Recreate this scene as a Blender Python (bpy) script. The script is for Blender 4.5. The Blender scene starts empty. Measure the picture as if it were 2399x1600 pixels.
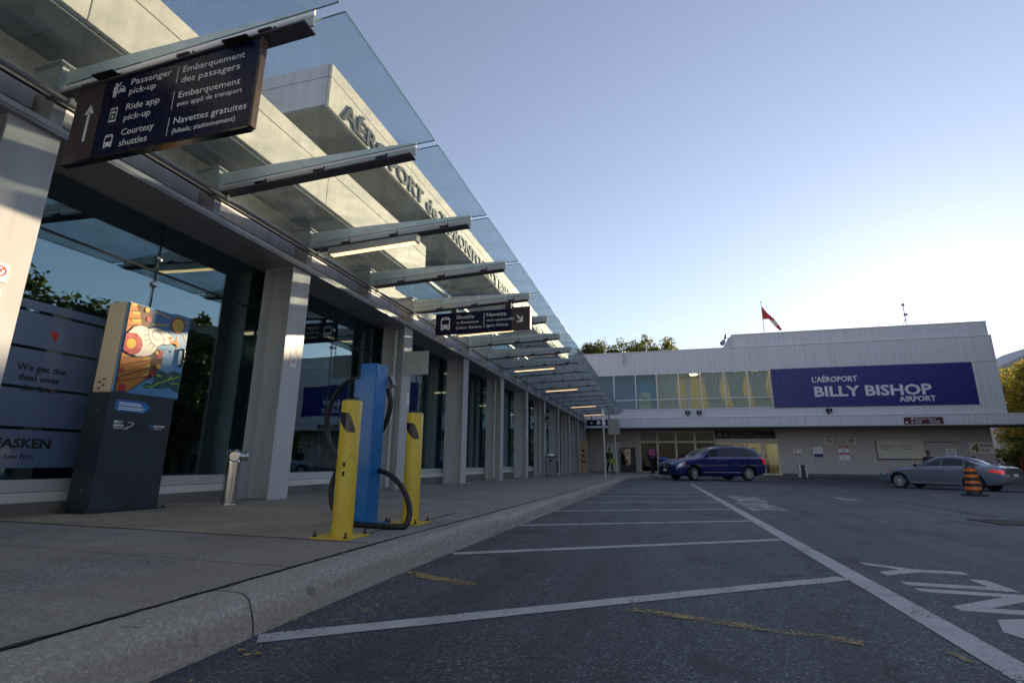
import bpy, bmesh, math, random
import numpy as np
from mathutils import Vector, Matrix
R = math.radians
random.seed(7)
S = bpy.context.scene
COL = S.collection

# ------------------------------------------------------------------ camera
cam = bpy.data.cameras.new("camera"); cam.sensor_width = 36; cam.lens = 1178/2399*36
cam.clip_start = .05; cam.clip_end = 2000
co = bpy.data.objects.new("camera", cam); COL.objects.link(co); S.camera = co
YAW, PIT, ROLL, HC = R(15.9), R(13.4), R(.5), .65
fw = Vector((-math.sin(YAW)*math.cos(PIT), math.cos(YAW)*math.cos(PIT), math.sin(PIT)))
rt0 = Vector((math.cos(YAW), math.sin(YAW), 0)); up0 = rt0.cross(fw)
rt = math.cos(ROLL)*rt0 + math.sin(ROLL)*up0; up = rt.cross(fw)
co.matrix_world = Matrix(((rt.x, up.x, -fw.x, 0), (rt.y, up.y, -fw.y, 0), (rt.z, up.z, -fw.z, HC), (0, 0, 0, 1)))
# ------------------------------------------------------------------ sky, sun, exposure
SUN_AZ, SUN_EL = R(26.2), R(11.8)
w = bpy.data.worlds.new("World"); S.world = w; w.use_nodes = True
nt = w.node_tree; bg = nt.nodes["Background"]; bg.inputs[1].default_value = .085
sky = nt.nodes.new("ShaderNodeTexSky"); sky.sky_type = 'NISHITA'; sky.sun_disc = False
sky.sun_elevation = SUN_EL; sky.sun_rotation = SUN_AZ
sky.air_density = 1.35; sky.dust_density = .12; sky.ozone_density = 4.0
hs = nt.nodes.new("ShaderNodeHueSaturation"); hs.inputs["Saturation"].default_value = .69
tn = nt.nodes.new("ShaderNodeMix"); tn.data_type = 'RGBA'; tn.blend_type = 'MULTIPLY'; tn.inputs[0].default_value = 1; tn.inputs[7].default_value = (1.085, .975, 1.005, 1)
nt.links.new(sky.outputs[0], hs.inputs["Color"]); nt.links.new(hs.outputs[0], tn.inputs[6]); nt.links.new(tn.outputs[2], bg.inputs[0])
sl = bpy.data.lights.new("sun", 'SUN'); sl.energy = 4.2; sl.angle = R(.5); sl.color = (1, .78, .50)
so = bpy.data.objects.new("sun", sl); COL.objects.link(so)
sd = Vector((math.sin(SUN_AZ)*math.cos(SUN_EL), math.cos(SUN_AZ)*math.cos(SUN_EL), math.sin(SUN_EL)))
so.rotation_euler = sd.to_track_quat('Z', 'Y').to_euler(); so.location = (20, 30, 20)
S.view_settings.view_transform = 'Standard'; S.view_settings.look = 'None'
S.view_settings.exposure = 1.4; S.view_settings.gamma = 1

# ------------------------------------------------------------------ materials
MATS = {}
def nodes(name):
    m = bpy.data.materials.new(name); m.use_nodes = True; MATS[name] = m
    return m, m.node_tree, m.node_tree.nodes["Principled BSDF"]
def N(t, kind, **kw):
    n = t.nodes.new(kind)
    for k, v in kw.items():
        if k.startswith("i_"): n.inputs[int(k[2:])].default_value = v
        else: setattr(n, k, v)
    return n
def L(t, a, b): t.links.new(a, b)
def coords(t, scale=(1, 1, 1), kind="Object"):
    tc = N(t, "ShaderNodeTexCoord"); mp = N(t, "ShaderNodeMapping")
    mp.inputs["Scale"].default_value = scale; L(t, tc.outputs[kind], mp.inputs[0]); return mp.outputs[0]
def noise(t, v, scale, detail=4, rough=.6):
    n = N(t, "ShaderNodeTexNoise"); n.inputs["Scale"].default_value = scale
    n.inputs["Detail"].default_value = detail; n.inputs["Roughness"].default_value = rough
    L(t, v, n.inputs["Vector"]); return n.outputs["Fac"]
def ramp(t, v, stops):
    r = N(t, "ShaderNodeValToRGB"); e = r.color_ramp.elements
    while len(e) < len(stops): e.new(.5)
    for k, (p, c) in enumerate(stops):
        e[k].position = p; e[k].color = (c, c, c, 1) if isinstance(c, (int, float)) else (*c, 1)
    L(t, v, r.inputs[0]); return r.outputs[0]
def mixc(t, f, a, b, mode='MIX'):
    m = N(t, "ShaderNodeMix", data_type='RGBA', blend_type=mode)
    for sock, v in ((m.inputs[0], f), (m.inputs[6], a), (m.inputs[7], b)):
        if hasattr(v, "links") or hasattr(v, "is_linked"): L(t, v, sock)
        else: sock.default_value = v if isinstance(v, (int, float)) else (*v, 1)
    return m.outputs[2]
def math_(t, op, a, b=0.0, c=0.0):
    m = N(t, "ShaderNodeMath", operation=op)
    for k, v in enumerate((a, b, c)):
        if isinstance(v, (int, float)): m.inputs[k].default_value = v
        else: L(t, v, m.inputs[k])
    return m.outputs[0]
def bump(t, bs, h, strength=.2, dist=.01):
    b = N(t, "ShaderNodeBump"); b.inputs["Strength"].default_value = strength; b.inputs["Distance"].default_value = dist
    L(t, h, b.inputs["Height"]); L(t, b.outputs[0], bs.inputs["Normal"])
def pm(name, col, rough=.5, metal=0., var=.1, scale=3., bmp=0., bscale=60., coat=0., stretch=(1, 1, 1), dirt=0., dirtcol=(.05, .045, .035), spec=.5, emit=0., rvar=.1):
    m, t, b = nodes(name)
    v = coords(t, stretch); n = noise(t, v, scale, 6, .65)
    lo = tuple(max(0, c*(1-var*1.6)) for c in col); hi = tuple(min(1, c*(1+var*1.6)) for c in col)
    c = ramp(t, n, [(.25, lo), (.75, hi)])
    if dirt:
        d = noise(t, coords(t, (1, 1, .35)), 2.3, 8, .7); f = ramp(t, d, [(.5, 0.), (.75, dirt)])
        c = mixc(t, f, c, dirtcol)
    L(t, c, b.inputs["Base Color"]); b.inputs["Metallic"].default_value = metal
    r = ramp(t, noise(t, v, scale*2.7, 4), [(.3, max(.02, rough-rvar)), (.7, min(1, rough+rvar))]); L(t, r, b.inputs["Roughness"])
    b.inputs["Coat Weight"].default_value = coat; b.inputs["Coat Roughness"].default_value = .06
    b.inputs["Specular IOR Level"].default_value = spec
    if bmp: bump(t, b, noise(t, v, bscale, 3), bmp, .01)
    if emit:
        b.inputs["Emission Color"].default_value = (*col, 1); b.inputs["Emission Strength"].default_value = emit
    return m
def glass(name, tint, ior=1.5, dirt=0., rough=0.0, dirtscale=9., tone=(.6, .62, .58), gcol=(.95, 1, 1)):
    m, t, b = nodes(name); t.nodes.remove(b); out = t.nodes["Material Output"]
    tr = N(t, "ShaderNodeBsdfTransparent"); tr.inputs[0].default_value = (*tint, 1)
    gl = N(t, "ShaderNodeBsdfGlossy"); gl.inputs["Roughness"].default_value = rough; gl.inputs[0].default_value = (*gcol, 1)
    fr = N(t, "ShaderNodeFresnel"); gn = N(t, "ShaderNodeNewGeometry"); L(t, math_(t, 'ADD', ior, math_(t, 'MULTIPLY', gn.outputs['Backfacing'], 1/ior-ior)), fr.inputs[0])
    wv = noise(t, coords(t), .55, 2, .4); bp = N(t, "ShaderNodeBump"); bp.inputs["Strength"].default_value = .045; bp.inputs["Distance"].default_value = .12
    L(t, wv, bp.inputs["Height"]); L(t, bp.outputs[0], gl.inputs["Normal"])
    mx = N(t, "ShaderNodeMixShader"); L(t, fr.outputs[0], mx.inputs[0]); L(t, tr.outputs[0], mx.inputs[1]); L(t, gl.outputs[0], mx.inputs[2])
    last = mx.outputs[0]
    if dirt:
        df = N(t, "ShaderNodeBsdfTranslucent"); df.inputs[0].default_value = (*tone, 1)
        d2 = N(t, "ShaderNodeBsdfDiffuse"); d2.inputs[0].default_value = (*tone, 1)
        dm = N(t, "ShaderNodeMixShader"); dm.inputs[0].default_value = .5; L(t, df.outputs[0], dm.inputs[1]); L(t, d2.outputs[0], dm.inputs[2])
        v = coords(t)
        a = ramp(t, noise(t, v, dirtscale*.25, 8, .75), [(.35, dirt*.15), (.8, dirt)])
        vo = N(t, "ShaderNodeTexVoronoi"); vo.inputs["Scale"].default_value = dirtscale*2; L(t, v, vo.inputs["Vector"])
        sp = ramp(t, vo.outputs["Distance"], [(.06, .5), (.13, 0.)])
        sp = math_(t, 'MULTIPLY', sp, ramp(t, noise(t, v, 1.1, 3), [(.5, 0.), (.7, 1.)]))
        dn = N(t, "ShaderNodeVectorMath", operation='DOT_PRODUCT'); L(t, gn.outputs['Normal'], dn.inputs[0]); L(t, gn.outputs['Incoming'], dn.inputs[1])
        ang = math_(t, 'MAXIMUM', math_(t, 'ABSOLUTE', dn.outputs['Value']), .1)     # a dirt film covers more at grazing angles
        f = math_(t, 'MINIMUM', math_(t, 'DIVIDE', math_(t, 'MAXIMUM', a, sp), ang), .9)
        m2 = N(t, "ShaderNodeMixShader"); L(t, f, m2.inputs[0]); L(t, last, m2.inputs[1]); L(t, dm.outputs[0], m2.inputs[2]); last = m2.outputs[0]
    L(t, last, out.inputs[0]); return m
def emis(name, col, strength, dim=0.):
    m, t, b = nodes(name)
    c = ramp(t, noise(t, coords(t), 5, 2), [(.3, tuple(x*.9 for x in col)), (.7, col)])
    b.inputs["Base Color"].default_value = (*col, 1)
    L(t, c, b.inputs["Emission Color"]); b.inputs["Emission Strength"].default_value = strength; return m

def asphalt():
    m, t, b = nodes("asphalt"); v = coords(t)
    g1 = ramp(t, noise(t, v, 150, 3, .7), [(.34, .0), (.7, 1.)])
    vo = N(t, "ShaderNodeTexVoronoi"); vo.inputs["Scale"].default_value = 150; L(t, v, vo.inputs["Vector"])
    sp = N(t, "ShaderNodeSeparateColor"); L(t, vo.outputs["Color"], sp.inputs[0])
    stone = ramp(t, sp.outputs[0], [(.0, (.020, .021, .028)), (.60, (.048, .050, .063)), (.85, (.115, .117, .132)), (.97, (.28, .28, .295))])
    c = mixc(t, math_(t, 'MULTIPLY', g1, .75), stone, (.040, .041, .050))
    big = ramp(t, noise(t, v, .45, 5, .6), [(.3, .80), (.7, 1.55)]); c = mixc(t, 1.0, c, big, 'MULTIPLY')
    mid = ramp(t, noise(t, coords(t, (2.2, .35, 1)), 1.2, 7, .75), [(.33, .72), (.67, 1.38)]); c = mixc(t, 1.0, c, mid, 'MULTIPLY')
    sw = ramp(t, noise(t, coords(t, (.8, .5, 1)), 1.1, 9, .8), [(.52, 0.), (.75, .55)]); c = mixc(t, sw, c, (.115, .113, .118))
    oil = ramp(t, noise(t, coords(t, (1.4, .8, 1)), .9, 5, .65), [(.555, 0.), (.64, .8)])
    c = mixc(t, oil, c, (.018, .018, .021))
    drip = ramp(t, noise(t, coords(t, (1.6, .7, 1)), 4.5, 4, .6), [(.66, 0.), (.70, .8)]); c = mixc(t, drip, c, (.015, .015, .018))
    trk = ramp(t, noise(t, coords(t, (2.6, .10, 1)), 1.0, 3, .5), [(.52, 0.), (.60, .35)]); c = mixc(t, trk, c, (.03, .03, .034))
    pale = ramp(t, noise(t, coords(t, (.5, .5, 1)), 1.3, 9, .85), [(.55, 0.), (.68, .4)]); c = mixc(t, pale, c, (.14, .135, .13))
    wv = noise(t, v, 1.6, 4, .6)
    ad = N(t, "ShaderNodeVectorMath", operation='ADD'); cmb = N(t, "ShaderNodeCombineXYZ"); L(t, math_(t, 'MULTIPLY', wv, 1.3), cmb.inputs[0]); L(t, math_(t, 'MULTIPLY', wv, -.9), cmb.inputs[1])
    L(t, v, ad.inputs[0]); L(t, cmb.outputs[0], ad.inputs[1])
    vc = N(t, "ShaderNodeTexVoronoi", feature='DISTANCE_TO_EDGE'); vc.inputs["Scale"].default_value = .16; L(t, ad.outputs[0], vc.inputs["Vector"])
    cr = math_(t, 'MULTIPLY', ramp(t, vc.outputs["Distance"], [(.0, 1.), (.0035, 0.)]), ramp(t, noise(t, v, .35, 2), [(.40, 0.), (.50, .9)]))
    c = mixc(t, cr, c, (.012, .012, .014))
    L(t, c, b.inputs["Base Color"]); b.inputs["Roughness"].default_value = .62; b.inputs["Specular IOR Level"].default_value = .45
    h = math_(t, 'ADD', math_(t, 'MULTIPLY', vo.outputs["Distance"], -.8), math_(t, 'MULTIPLY', g1, .5)); bump(t, b, h, .8, .008); return m
def concrete(name, col, jx=(), jy=None, rough=.8, stretch=(1, 1, 1)):
    m, t, b = nodes(name); v = coords(t)
    fine = ramp(t, noise(t, v, 55, 5, .8), [(.36, .42), (.64, 1.55)]); big = ramp(t, noise(t, coords(t, stretch), 1.3, 8, .72), [(.3, .62), (.7, 1.32)])
    vo = N(t, "ShaderNodeTexVoronoi"); vo.inputs["Scale"].default_value = 210; L(t, v, vo.inputs["Vector"]); sp = N(t, "ShaderNodeSeparateColor"); L(t, vo.outputs["Color"], sp.inputs[0])
    spk = ramp(t, sp.outputs[0], [(.0, .45), (.3, .85), (.7, 1.05), (1., 1.55)])
    c = mixc(t, 1., col, big, 'MULTIPLY'); c = mixc(t, 1., c, fine, 'MULTIPLY'); c = mixc(t, 1., c, spk, 'MULTIPLY')
    sm = ramp(t, noise(t, coords(t, (.9, 2.4, 1) if stretch == (1, 1, 1) else (8, .55, 16)), 1.7, 8, .75), [(.48, 0.), (.66, .6)]); c = mixc(t, sm, c, tuple(x*.5 for x in col))
    warm = ramp(t, noise(t, coords(t, (1, .6, 1)), .5, 4), [(.45, 0.), (.62, .55)]); c = mixc(t, warm, c, tuple(a*f for a, f in zip(col, (1.12, 1.0, .82))))
    st = ramp(t, noise(t, v, 6.5, 3, .5), [(.70, 0.), (.725, .7)]); c = mixc(t, st, c, tuple(x*.4 for x in col))
    sx = N(t, "ShaderNodeSeparateXYZ"); L(t, v, sx.inputs[0])
    for x in jx:
        d = math_(t, 'ABSOLUTE', math_(t, 'SUBTRACT', sx.outputs[0], x)); f = math_(t, 'LESS_THAN', d, .006); c = mixc(t, f, c, (.02, .02, .02))
    if jy:
        fr = math_(t, 'FRACT', math_(t, 'DIVIDE', math_(t, 'SUBTRACT', sx.outputs[1], jy[0]), jy[1]))
        f = math_(t, 'LESS_THAN', fr, .007/jy[1]*1.2); c = mixc(t, f, c, (.02, .02, .02))
    L(t, c, b.inputs["Base Color"]); b.inputs["Roughness"].default_value = rough
    bump(t, b, noise(t, v, 160, 3, .7), .35, .004); return m
def paintmat(name, col, wear=.5):
    m, t, b = nodes(name); v = coords(t)
    f = math_(t, 'ADD', math_(t, 'MULTIPLY', noise(t, v, 60, 4, .75), .55), math_(t, 'MULTIPLY', noise(t, v, 4, 5, .65), .45))
    k = ramp(t, f, [(wear-.03, 0.), (wear+.03, 1.)])
    c = ramp(t, noise(t, v, 5, 6, .7), [(.3, tuple(x*.72 for x in col)), (.7, col)])
    c = mixc(t, 1., c, ramp(t, noise(t, v, 90, 3, .7), [(.3, .75), (.7, 1.12)]), 'MULTIPLY')
    L(t, c, b.inputs["Base Color"]); b.inputs["Roughness"].default_value = .65
    tr = N(t, "ShaderNodeBsdfTransparent"); mx = N(t, "ShaderNodeMixShader"); L(t, k, mx.inputs[0]); L(t, tr.outputs[0], mx.inputs[1]); L(t, b.outputs[0], mx.inputs[2])
    L(t, mx.outputs[0], t.nodes["Material Output"].inputs[0]); return m
def ribbed(name, col, pitch, depth=.45, axis=0, rough=.45):
    m, t, b = nodes(name); v = coords(t); sx = N(t, "ShaderNodeSeparateXYZ"); L(t, v, sx.inputs[0])
    fr = math_(t, 'FRACT', math_(t, 'DIVIDE', sx.outputs[axis], pitch))
    g = ramp(t, fr, [(.0, 1-depth), (.12, 1.), (.85, 1.), (1., 1-depth)])
    st = ramp(t, noise(t, coords(t, (6, 1, .25)), 1.2, 6, .7), [(.3, .86), (.7, 1.08)])
    c = mixc(t, 1., col, g, 'MULTIPLY'); c = mixc(t, 1., c, st, 'MULTIPLY'); L(t, c, b.inputs["Base Color"])
    b.inputs["Roughness"].default_value = rough; bump(t, b, fr, .4, .02); return m
def panel(name, col, rough=.55):
    m, t, b = nodes(name); v = coords(t)
    st = ramp(t, noise(t, coords(t, (5, 5, .35)), 1.4, 7, .72), [(.3, .8), (.72, 1.08)])
    c = mixc(t, 1., col, st, 'MULTIPLY'); gr = ramp(t, noise(t, v, 2.1, 8, .75), [(.56, 0.), (.78, .35)]); c = mixc(t, gr, c, tuple(x*.45 for x in col))
    L(t, c, b.inputs["Base Color"]); b.inputs["Roughness"].default_value = rough; bump(t, b, noise(t, v, 200, 2), .08, .002); return m

M = {}
M['asphalt'] = asphalt()
M['walk'] = concrete("sidewalk_concrete", (.255, .24, .225), jy=(2.2, 1.75))
M['kerb'] = concrete("kerb_concrete", (.33, .31, .285), jy=(1.75, 3.05), stretch=(5, .35, 9))
M['plinth'] = concrete("plinth_concrete", (.16, .16, .16))
M['joint'] = pm("joint_dirt", (.022, .02, .016), .95, var=.5, scale=30, bmp=.8, bscale=80)
M['white_paint'] = paintmat("white_road_paint", (.52, .50, .48), .415)
M['faded_paint'] = paintmat("faded_road_paint", (.34, .35, .38), .50)
M['yellow_road'] = paintmat("yellow_road_paint", (.42, .29, .09), .50)
M['alu'] = pm("column_aluminium", (.52, .525, .54), .5, .12, var=.05, scale=1.2, stretch=(8, 8, .6), dirt=.18, dirtcol=(.2, .2, .2))
M['fascia'] = pm("fascia_metal", (.34, .33, .36), .42, .4, var=.07, scale=1.5, stretch=(4, .5, 4), dirt=.2)
M['steel'] = pm("arm_steel_paint", (.52, .54, .54), .45, .1, var=.07, scale=2.5, dirt=.25, dirtcol=(.12, .11, .09))
M['web_lit'] = pm("arm_web_lit", (.74, .77, .76), .5, 0., var=.05, scale=2.5, dirt=.2, dirtcol=(.2, .19, .15))  # same steel as the flange, brightened to stand for bounced light
M['flange_shaded'] = pm("arm_flange_shaded", (.12, .11, .13), .5, .2, var=.1)  # same steel as the web, darkened to stand for underside shade
M['dark_steel'] = pm("dark_steel", (.05, .05, .056), .45, .4, var=.15)
M['black'] = pm("black_rubber", (.012, .012, .013), .5, var=.2, bmp=.1)
M['blackgloss'] = pm("black_gloss", (.012, .012, .014), .15, var=.1)
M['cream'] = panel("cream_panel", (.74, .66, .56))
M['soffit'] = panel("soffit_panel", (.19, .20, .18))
M['white_panel'] = panel("white_panel", (.62, .60, .66))
M['canopy_glass'] = glass("canopy_glass", (.85, .925, .945), 1.5, dirt=.14, dirtscale=12., tone=(.48, .53, .53))
M['facade_glass'] = glass("facade_glass", (.72, .82, .84), 2.35, gcol=(.70, .92, 1.0))
M['upper_glass'] = glass("upper_glass", (.80, .85, .86), 1.42)
M['shop_glass'] = glass("shop_glass", (.30, .29, .27), 1.25)
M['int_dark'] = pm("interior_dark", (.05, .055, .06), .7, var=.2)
M['int_floor'] = pm("interior_floor", (.10, .10, .10), .35, var=.15)
M['chrome'] = pm("stainless_steel", (.62, .61, .60), .2, 1., var=.06, scale=3, stretch=(6, 6, .5))
M['yellow'] = pm("yellow_bollard_paint", (.66, .46, .035), .42, var=.07, dirt=.3, dirtcol=(.20, .14, .05), bmp=.03)
M['blue'] = pm("blue_pedestal_paint", (.004, .155, .44), .33, var=.07, coat=.25)
M['navy'] = pm("navy_kiosk_paint", (.022, .034, .044), .38, var=.1, scale=2)
M['beige'] = pm("beige_cabinet", (.56, .50, .38), .45, var=.04)
M['sign_black'] = pm("sign_black", (.009, .010, .042), .3, var=.15, spec=.12)
M['sign_brown'] = pm("sign_brown", (.085, .06, .06), .4, var=.1, spec=.2)
M['sign_white'] = pm("sign_white", (.88, .88, .90), .5, var=.03)
M['bronze'] = pm("sign_edge_bronze", (.07, .048, .035), .4, .5, var=.1)
M['letter'] = pm("letter_dark", (.055, .06, .065), .5, .2, var=.1)
M['lamp_dim'] = emis("indoor_lamp", (1., .70, .38), .35)
M['lamp'] = emis("lamp_diffuser", (1., .60, .28), 1.1)
M['siding'] = ribbed("upper_siding", (.62, .61, .66), .30, .09)
M['siding_low'] = ribbed("lower_siding", (.52, .47, .45), .22, .16)
M['trim'] = pm("white_trim", (.66, .64, .62), .5, var=.05)
M['frame'] = pm("window_frame_white", (.70, .70, .74), .45, var=.04)
M['frame_cream'] = pm("door_frame_cream", (.68, .62, .53), .45, var=.05)
M['banner'] = pm("banner_blue", (.022, .020, .17), .42, var=.06, scale=1)
M['room_wall'] = pm("room_wall", (.50, .42, .20), .7, var=.1)
M['room_blue'] = pm("room_blue_wall", (.04, .10, .32), .6, var=.12)
M['room_teal'] = pm("room_teal_wall", (.02, .28, .55), .6, var=.12)
M['room_lamp'] = emis("room_lamp", (1., .82, .45), 9.)
M['lobby_light'] = emis("lobby_light", (1., .90, .68), 5.)
M['red'] = pm("red", (.5, .02, .03), .45, var=.08)
M['wood'] = pm("machine_tan", (.42, .29, .16), .5, var=.1)
M['grey_bin'] = pm("grey_bin", (.26, .27, .29), .5, var=.08)
M['soil'] = pm("dark_soil", (.06, .055, .045), .9, var=.3)

# ------------------------------------------------------------------ mesh builder
WL = {}
def nrm(n): return n
class MB:
    def __init__(s): s.v = []; s.f = []; s.mi = []; s.c = 0
    def add(s, vs, fs):
        o = len(s.v); s.v += [tuple(p) for p in vs]; s.f += [tuple(i+o for i in f) for f in fs]; s.mi += [s.c]*len(fs); return s
    def box(s, x0, x1, y0, y1, z0, z1):
        return s.add([(x, y, z) for z in (z0, z1) for y in (y0, y1) for x in (x0, x1)],
                     [(0, 2, 3, 1), (4, 5, 7, 6), (0, 1, 5, 4), (2, 6, 7, 3), (0, 4, 6, 2), (1, 3, 7, 5)])
    def obox(s, c, ax, ay, az):
        c, ax, ay, az = map(Vector, (c, ax, ay, az))
        vs = [c+i*ax+j*ay+k*az for k in (-1, 1) for j in (-1, 1) for i in (-1, 1)]
        return s.add(vs, [(0, 2, 3, 1), (4, 5, 7, 6), (0, 1, 5, 4), (2, 6, 7, 3), (0, 4, 6, 2), (1, 3, 7, 5)])
    def prism(s, poly, a, b):
        """poly: list of 3d points, extruded by vector from a-offset to b-offset"""
        a, b = Vector(a), Vector(b); n = len(poly); P = [Vector(p) for p in poly]
        nn = sum(((P[i]-P[0]).cross(P[(i+1) % n]-P[0]) for i in range(n)), Vector())
        if nn.dot(b-a) < 0: P.reverse()
        vs = [p+a for p in P]+[p+b for p in P]
        return s.add(vs, [tuple(reversed(range(n))), tuple(range(n, 2*n))]+[(i, (i+1) % n, n+(i+1) % n, n+i) for i in range(n)])
    def tube(s, pts, r, n=12, cap=True):
        P = [Vector(p) for p in pts]; rr = r if isinstance(r, (list, tuple)) else [r]*len(P); vs = []; fs = []; x = None
        for i, p in enumerate(P):
            d = (P[min(i+1, len(P)-1)]-P[max(i-1, 0)]).normalized()
            if x is None: x = d.orthogonal().normalized()
            x = (x-d*x.dot(d)).normalized(); y = d.cross(x)
            vs += [p+rr[i]*(math.cos(2*math.pi*k/n)*x+math.sin(2*math.pi*k/n)*y) for k in range(n)]
        for i in range(len(P)-1):
            fs += [(i*n+k, i*n+(k+1) % n, (i+1)*n+(k+1) % n, (i+1)*n+k) for k in range(n)]
        if cap: fs += [tuple(reversed(range(n))), tuple((len(P)-1)*n+k for k in range(n))]
        return s.add(vs, fs)
    def cyl(s, a, b, r, n=16): return s.tube([a, b], r, n)
    def lathe(s, prof, c, axis=(0, 0, 1), n=24, cap=True):
        ax = Vector(axis).normalized(); x = ax.orthogonal().normalized(); y = ax.cross(x); c = Vector(c); vs = []; fs = []
        for (r, h) in prof: vs += [c+ax*h+r*(math.cos(2*math.pi*k/n)*x+math.sin(2*math.pi*k/n)*y) for k in range(n)]
        for i in range(len(prof)-1): fs += [(i*n+k, i*n+(k+1) % n, (i+1)*n+(k+1) % n, (i+1)*n+k) for k in range(n)]
        if cap: fs += [tuple(reversed(range(n))), tuple((len(prof)-1)*n+k for k in range(n))]
        return s.add(vs, fs)
    def ball(s, c, rx, ry, rz, n=12):
        vs = []; fs = []; m = n//2+1
        for i in range(m+1):
            a = math.pi*i/m
            vs += [(c[0]+rx*math.sin(a)*math.cos(2*math.pi*k/n), c[1]+ry*math.sin(a)*math.sin(2*math.pi*k/n), c[2]+rz*math.cos(a)) for k in range(n)]
        for i in range(m): fs += [(i*n+k, (i+1)*n+k, (i+1)*n+(k+1) % n, i*n+(k+1) % n) for k in range(n)]
        return s.add(vs, fs)
    def grid(s, fn, nu, nv):
        vs = [fn(i/nu, j/nv) for j in range(nv+1) for i in range(nu+1)]
        return s.add(vs, [(j*(nu+1)+i, j*(nu+1)+i+1, (j+1)*(nu+1)+i+1, (j+1)*(nu+1)+i) for j in range(nv) for i in range(nu)])
    def build(s, name, m, parent=None, world=True, smooth=False, bevel=0.):
        me = bpy.data.meshes.new(name); off = Vector(WL.get(parent, (0, 0, 0))) if (parent and world) else Vector()
        me.from_pydata([Vector(p)-off for p in s.v], [], s.f)
        for mm in (m if isinstance(m, (list, tuple)) else [m]): me.materials.append(mm)
        me.polygons.foreach_set("material_index", s.mi)
        bm = bmesh.new(); bm.from_mesh(me); bmesh.ops.remove_doubles(bm, verts=bm.verts, dist=1e-6)
        if bevel:
            es = [e for e in bm.edges if len(e.link_faces) == 2 and e.calc_face_angle(0) > .6]
            bmesh.ops.bevel(bm, geom=es, offset=bevel, segments=2, affect='EDGES', clamp_overlap=True)
        bm.to_mesh(me); bm.free()
        if smooth:
            me.polygons.foreach_set("use_smooth", [True]*len(me.polygons)); me.set_sharp_from_angle(angle=R(40))
        o = bpy.data.objects.new(name, me); COL.objects.link(o)
        if parent: o.parent = parent; WL[o] = WL.get(parent, (0, 0, 0))
        return o
def thing(name, label, cat, loc=(0, 0, 0), rz=0, group=None):
    o = bpy.data.objects.new(name, None); o.empty_display_size = .2; COL.objects.link(o); o.location = loc; o.rotation_euler = (0, 0, rz)
    o['label'] = label; o['category'] = cat
    if group: o['group'] = group
    WL[o] = tuple(loc); return o
def tag(o, label, cat, group=None):
    o['label'] = label; o['category'] = cat
    if group: o['group'] = group
    return o
def struct(o, kind='structure'): o['kind'] = kind; return o
def copy_tree(o, parent=None):
    c = o.copy(); COL.objects.link(c)
    if parent: c.parent = parent
    for ch in list(o.children): copy_tree(ch, c)
    return c
def bx(name, m, parent, *a, bevel=0., world=True): return MB().box(*a).build(name, m, parent, world, bevel=bevel)
def text(s, parent, m, o, right, upv, h, w=None, align='L', bold=0., ext=.0015, name="lettering", world=True, spacing=1.):
    cu = bpy.data.curves.new("txt", 'FONT'); cu.body = s; cu.extrude = .01; cu.offset = bold; cu.resolution_u = 2; cu.space_character = spacing
    ob = bpy.data.objects.new("txt", cu); COL.objects.link(ob); dg = bpy.context.evaluated_depsgraph_get()
    me = bpy.data.meshes.new_from_object(ob.evaluated_get(dg)); bpy.data.objects.remove(ob); bpy.data.curves.remove(cu)
    n = len(me.vertices); a = np.zeros(n*3); me.vertices.foreach_get("co", a); a = a.reshape(-1, 3)
    x0, x1 = a[:, 0].min(), a[:, 0].max(); k = h/.73; kx = w/(x1-x0) if w else k; W = (x1-x0)*kx
    sh = {'L': 0, 'C': -W/2, 'R': -W}[align]
    r, u = np.array(Vector(right).normalized()), np.array(Vector(upv).normalized()); nn = np.cross(r, u)
    off = np.array(WL.get(parent, (0, 0, 0))) if (parent and world) else 0
    P = np.array(o)+((a[:, 0]-x0)*kx+sh)[:, None]*r+(a[:, 1]*k)[:, None]*u+((a[:, 2]+.01)/.02*ext)[:, None]*nn-off
    me.vertices.foreach_set("co", P.ravel()); me.materials.clear(); me.materials.append(m); me.update(); me.name = name
    t = bpy.data.objects.new(name, me); COL.objects.link(t)
    if parent: t.parent = parent; WL[t] = WL.get(parent, (0, 0, 0))
    return t
def ss(a, b, x): x = min(1, max(0, (x-a)/(b-a))); return x*x*(3-2*x)
def gz(x, y):
    return -.0078*(min(max(y, 3), 31)-3)-.20*ss(2.5, 9, x)*ss(7, 18, y)*(1-ss(31, 40, y))
def wz(y): return gz(-5, y)+.15

# ------------------------------------------------------------------ ground, kerb, sidewalk, markings
XS = [-150, -60, -20]+[-8+.5*i for i in range(77)]+[34, 40, 60, 100, 200]
YS = [-120, -40, -10]+[-5+.5*i for i in range(101)]+[50, 60, 80, 120, 200, 400]
g = MB(); nx = len(XS)
g.add([(x, y, gz(x, y)) for y in YS for x in XS], [(j*nx+i, j*nx+i+1, (j+1)*nx+i+1, (j+1)*nx+i) for j in range(len(YS)-1) for i in range(nx-1)])
struct(g.build("ground", M['asphalt'], smooth=True))
KP = [(-1.735, -6), (-1.715, 3), (-1.68, 7), (-1.65, 11), (-1.67, 16), (-1.84, 27.3), (-1.65, 29.3), (-1.15, 31), (-.3, 32.2), (1.0, 32.8), (2.5, 33.4), (3.1, 35), (3.3, 41.4)]
def xk(y):
    for (a, b), (c, d) in zip(KP, KP[1:]):
        if y <= d: return a+(c-a)*(y-b)/(d-b)
    return KP[-1][0]
rows = sorted(set([-6+.5*i for i in range(95)]+[p[1] for p in KP]+[31.6, 32.5])); sw = MB()
vs = []; fs = []
for y in rows:
    if y > 41.4: break
    xa, xb = -5.9, xk(y)
    for k in range(9): vs.append((xa+(xb-xa)*k/8, y, wz(y)))
nr = len(vs)//9
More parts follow.
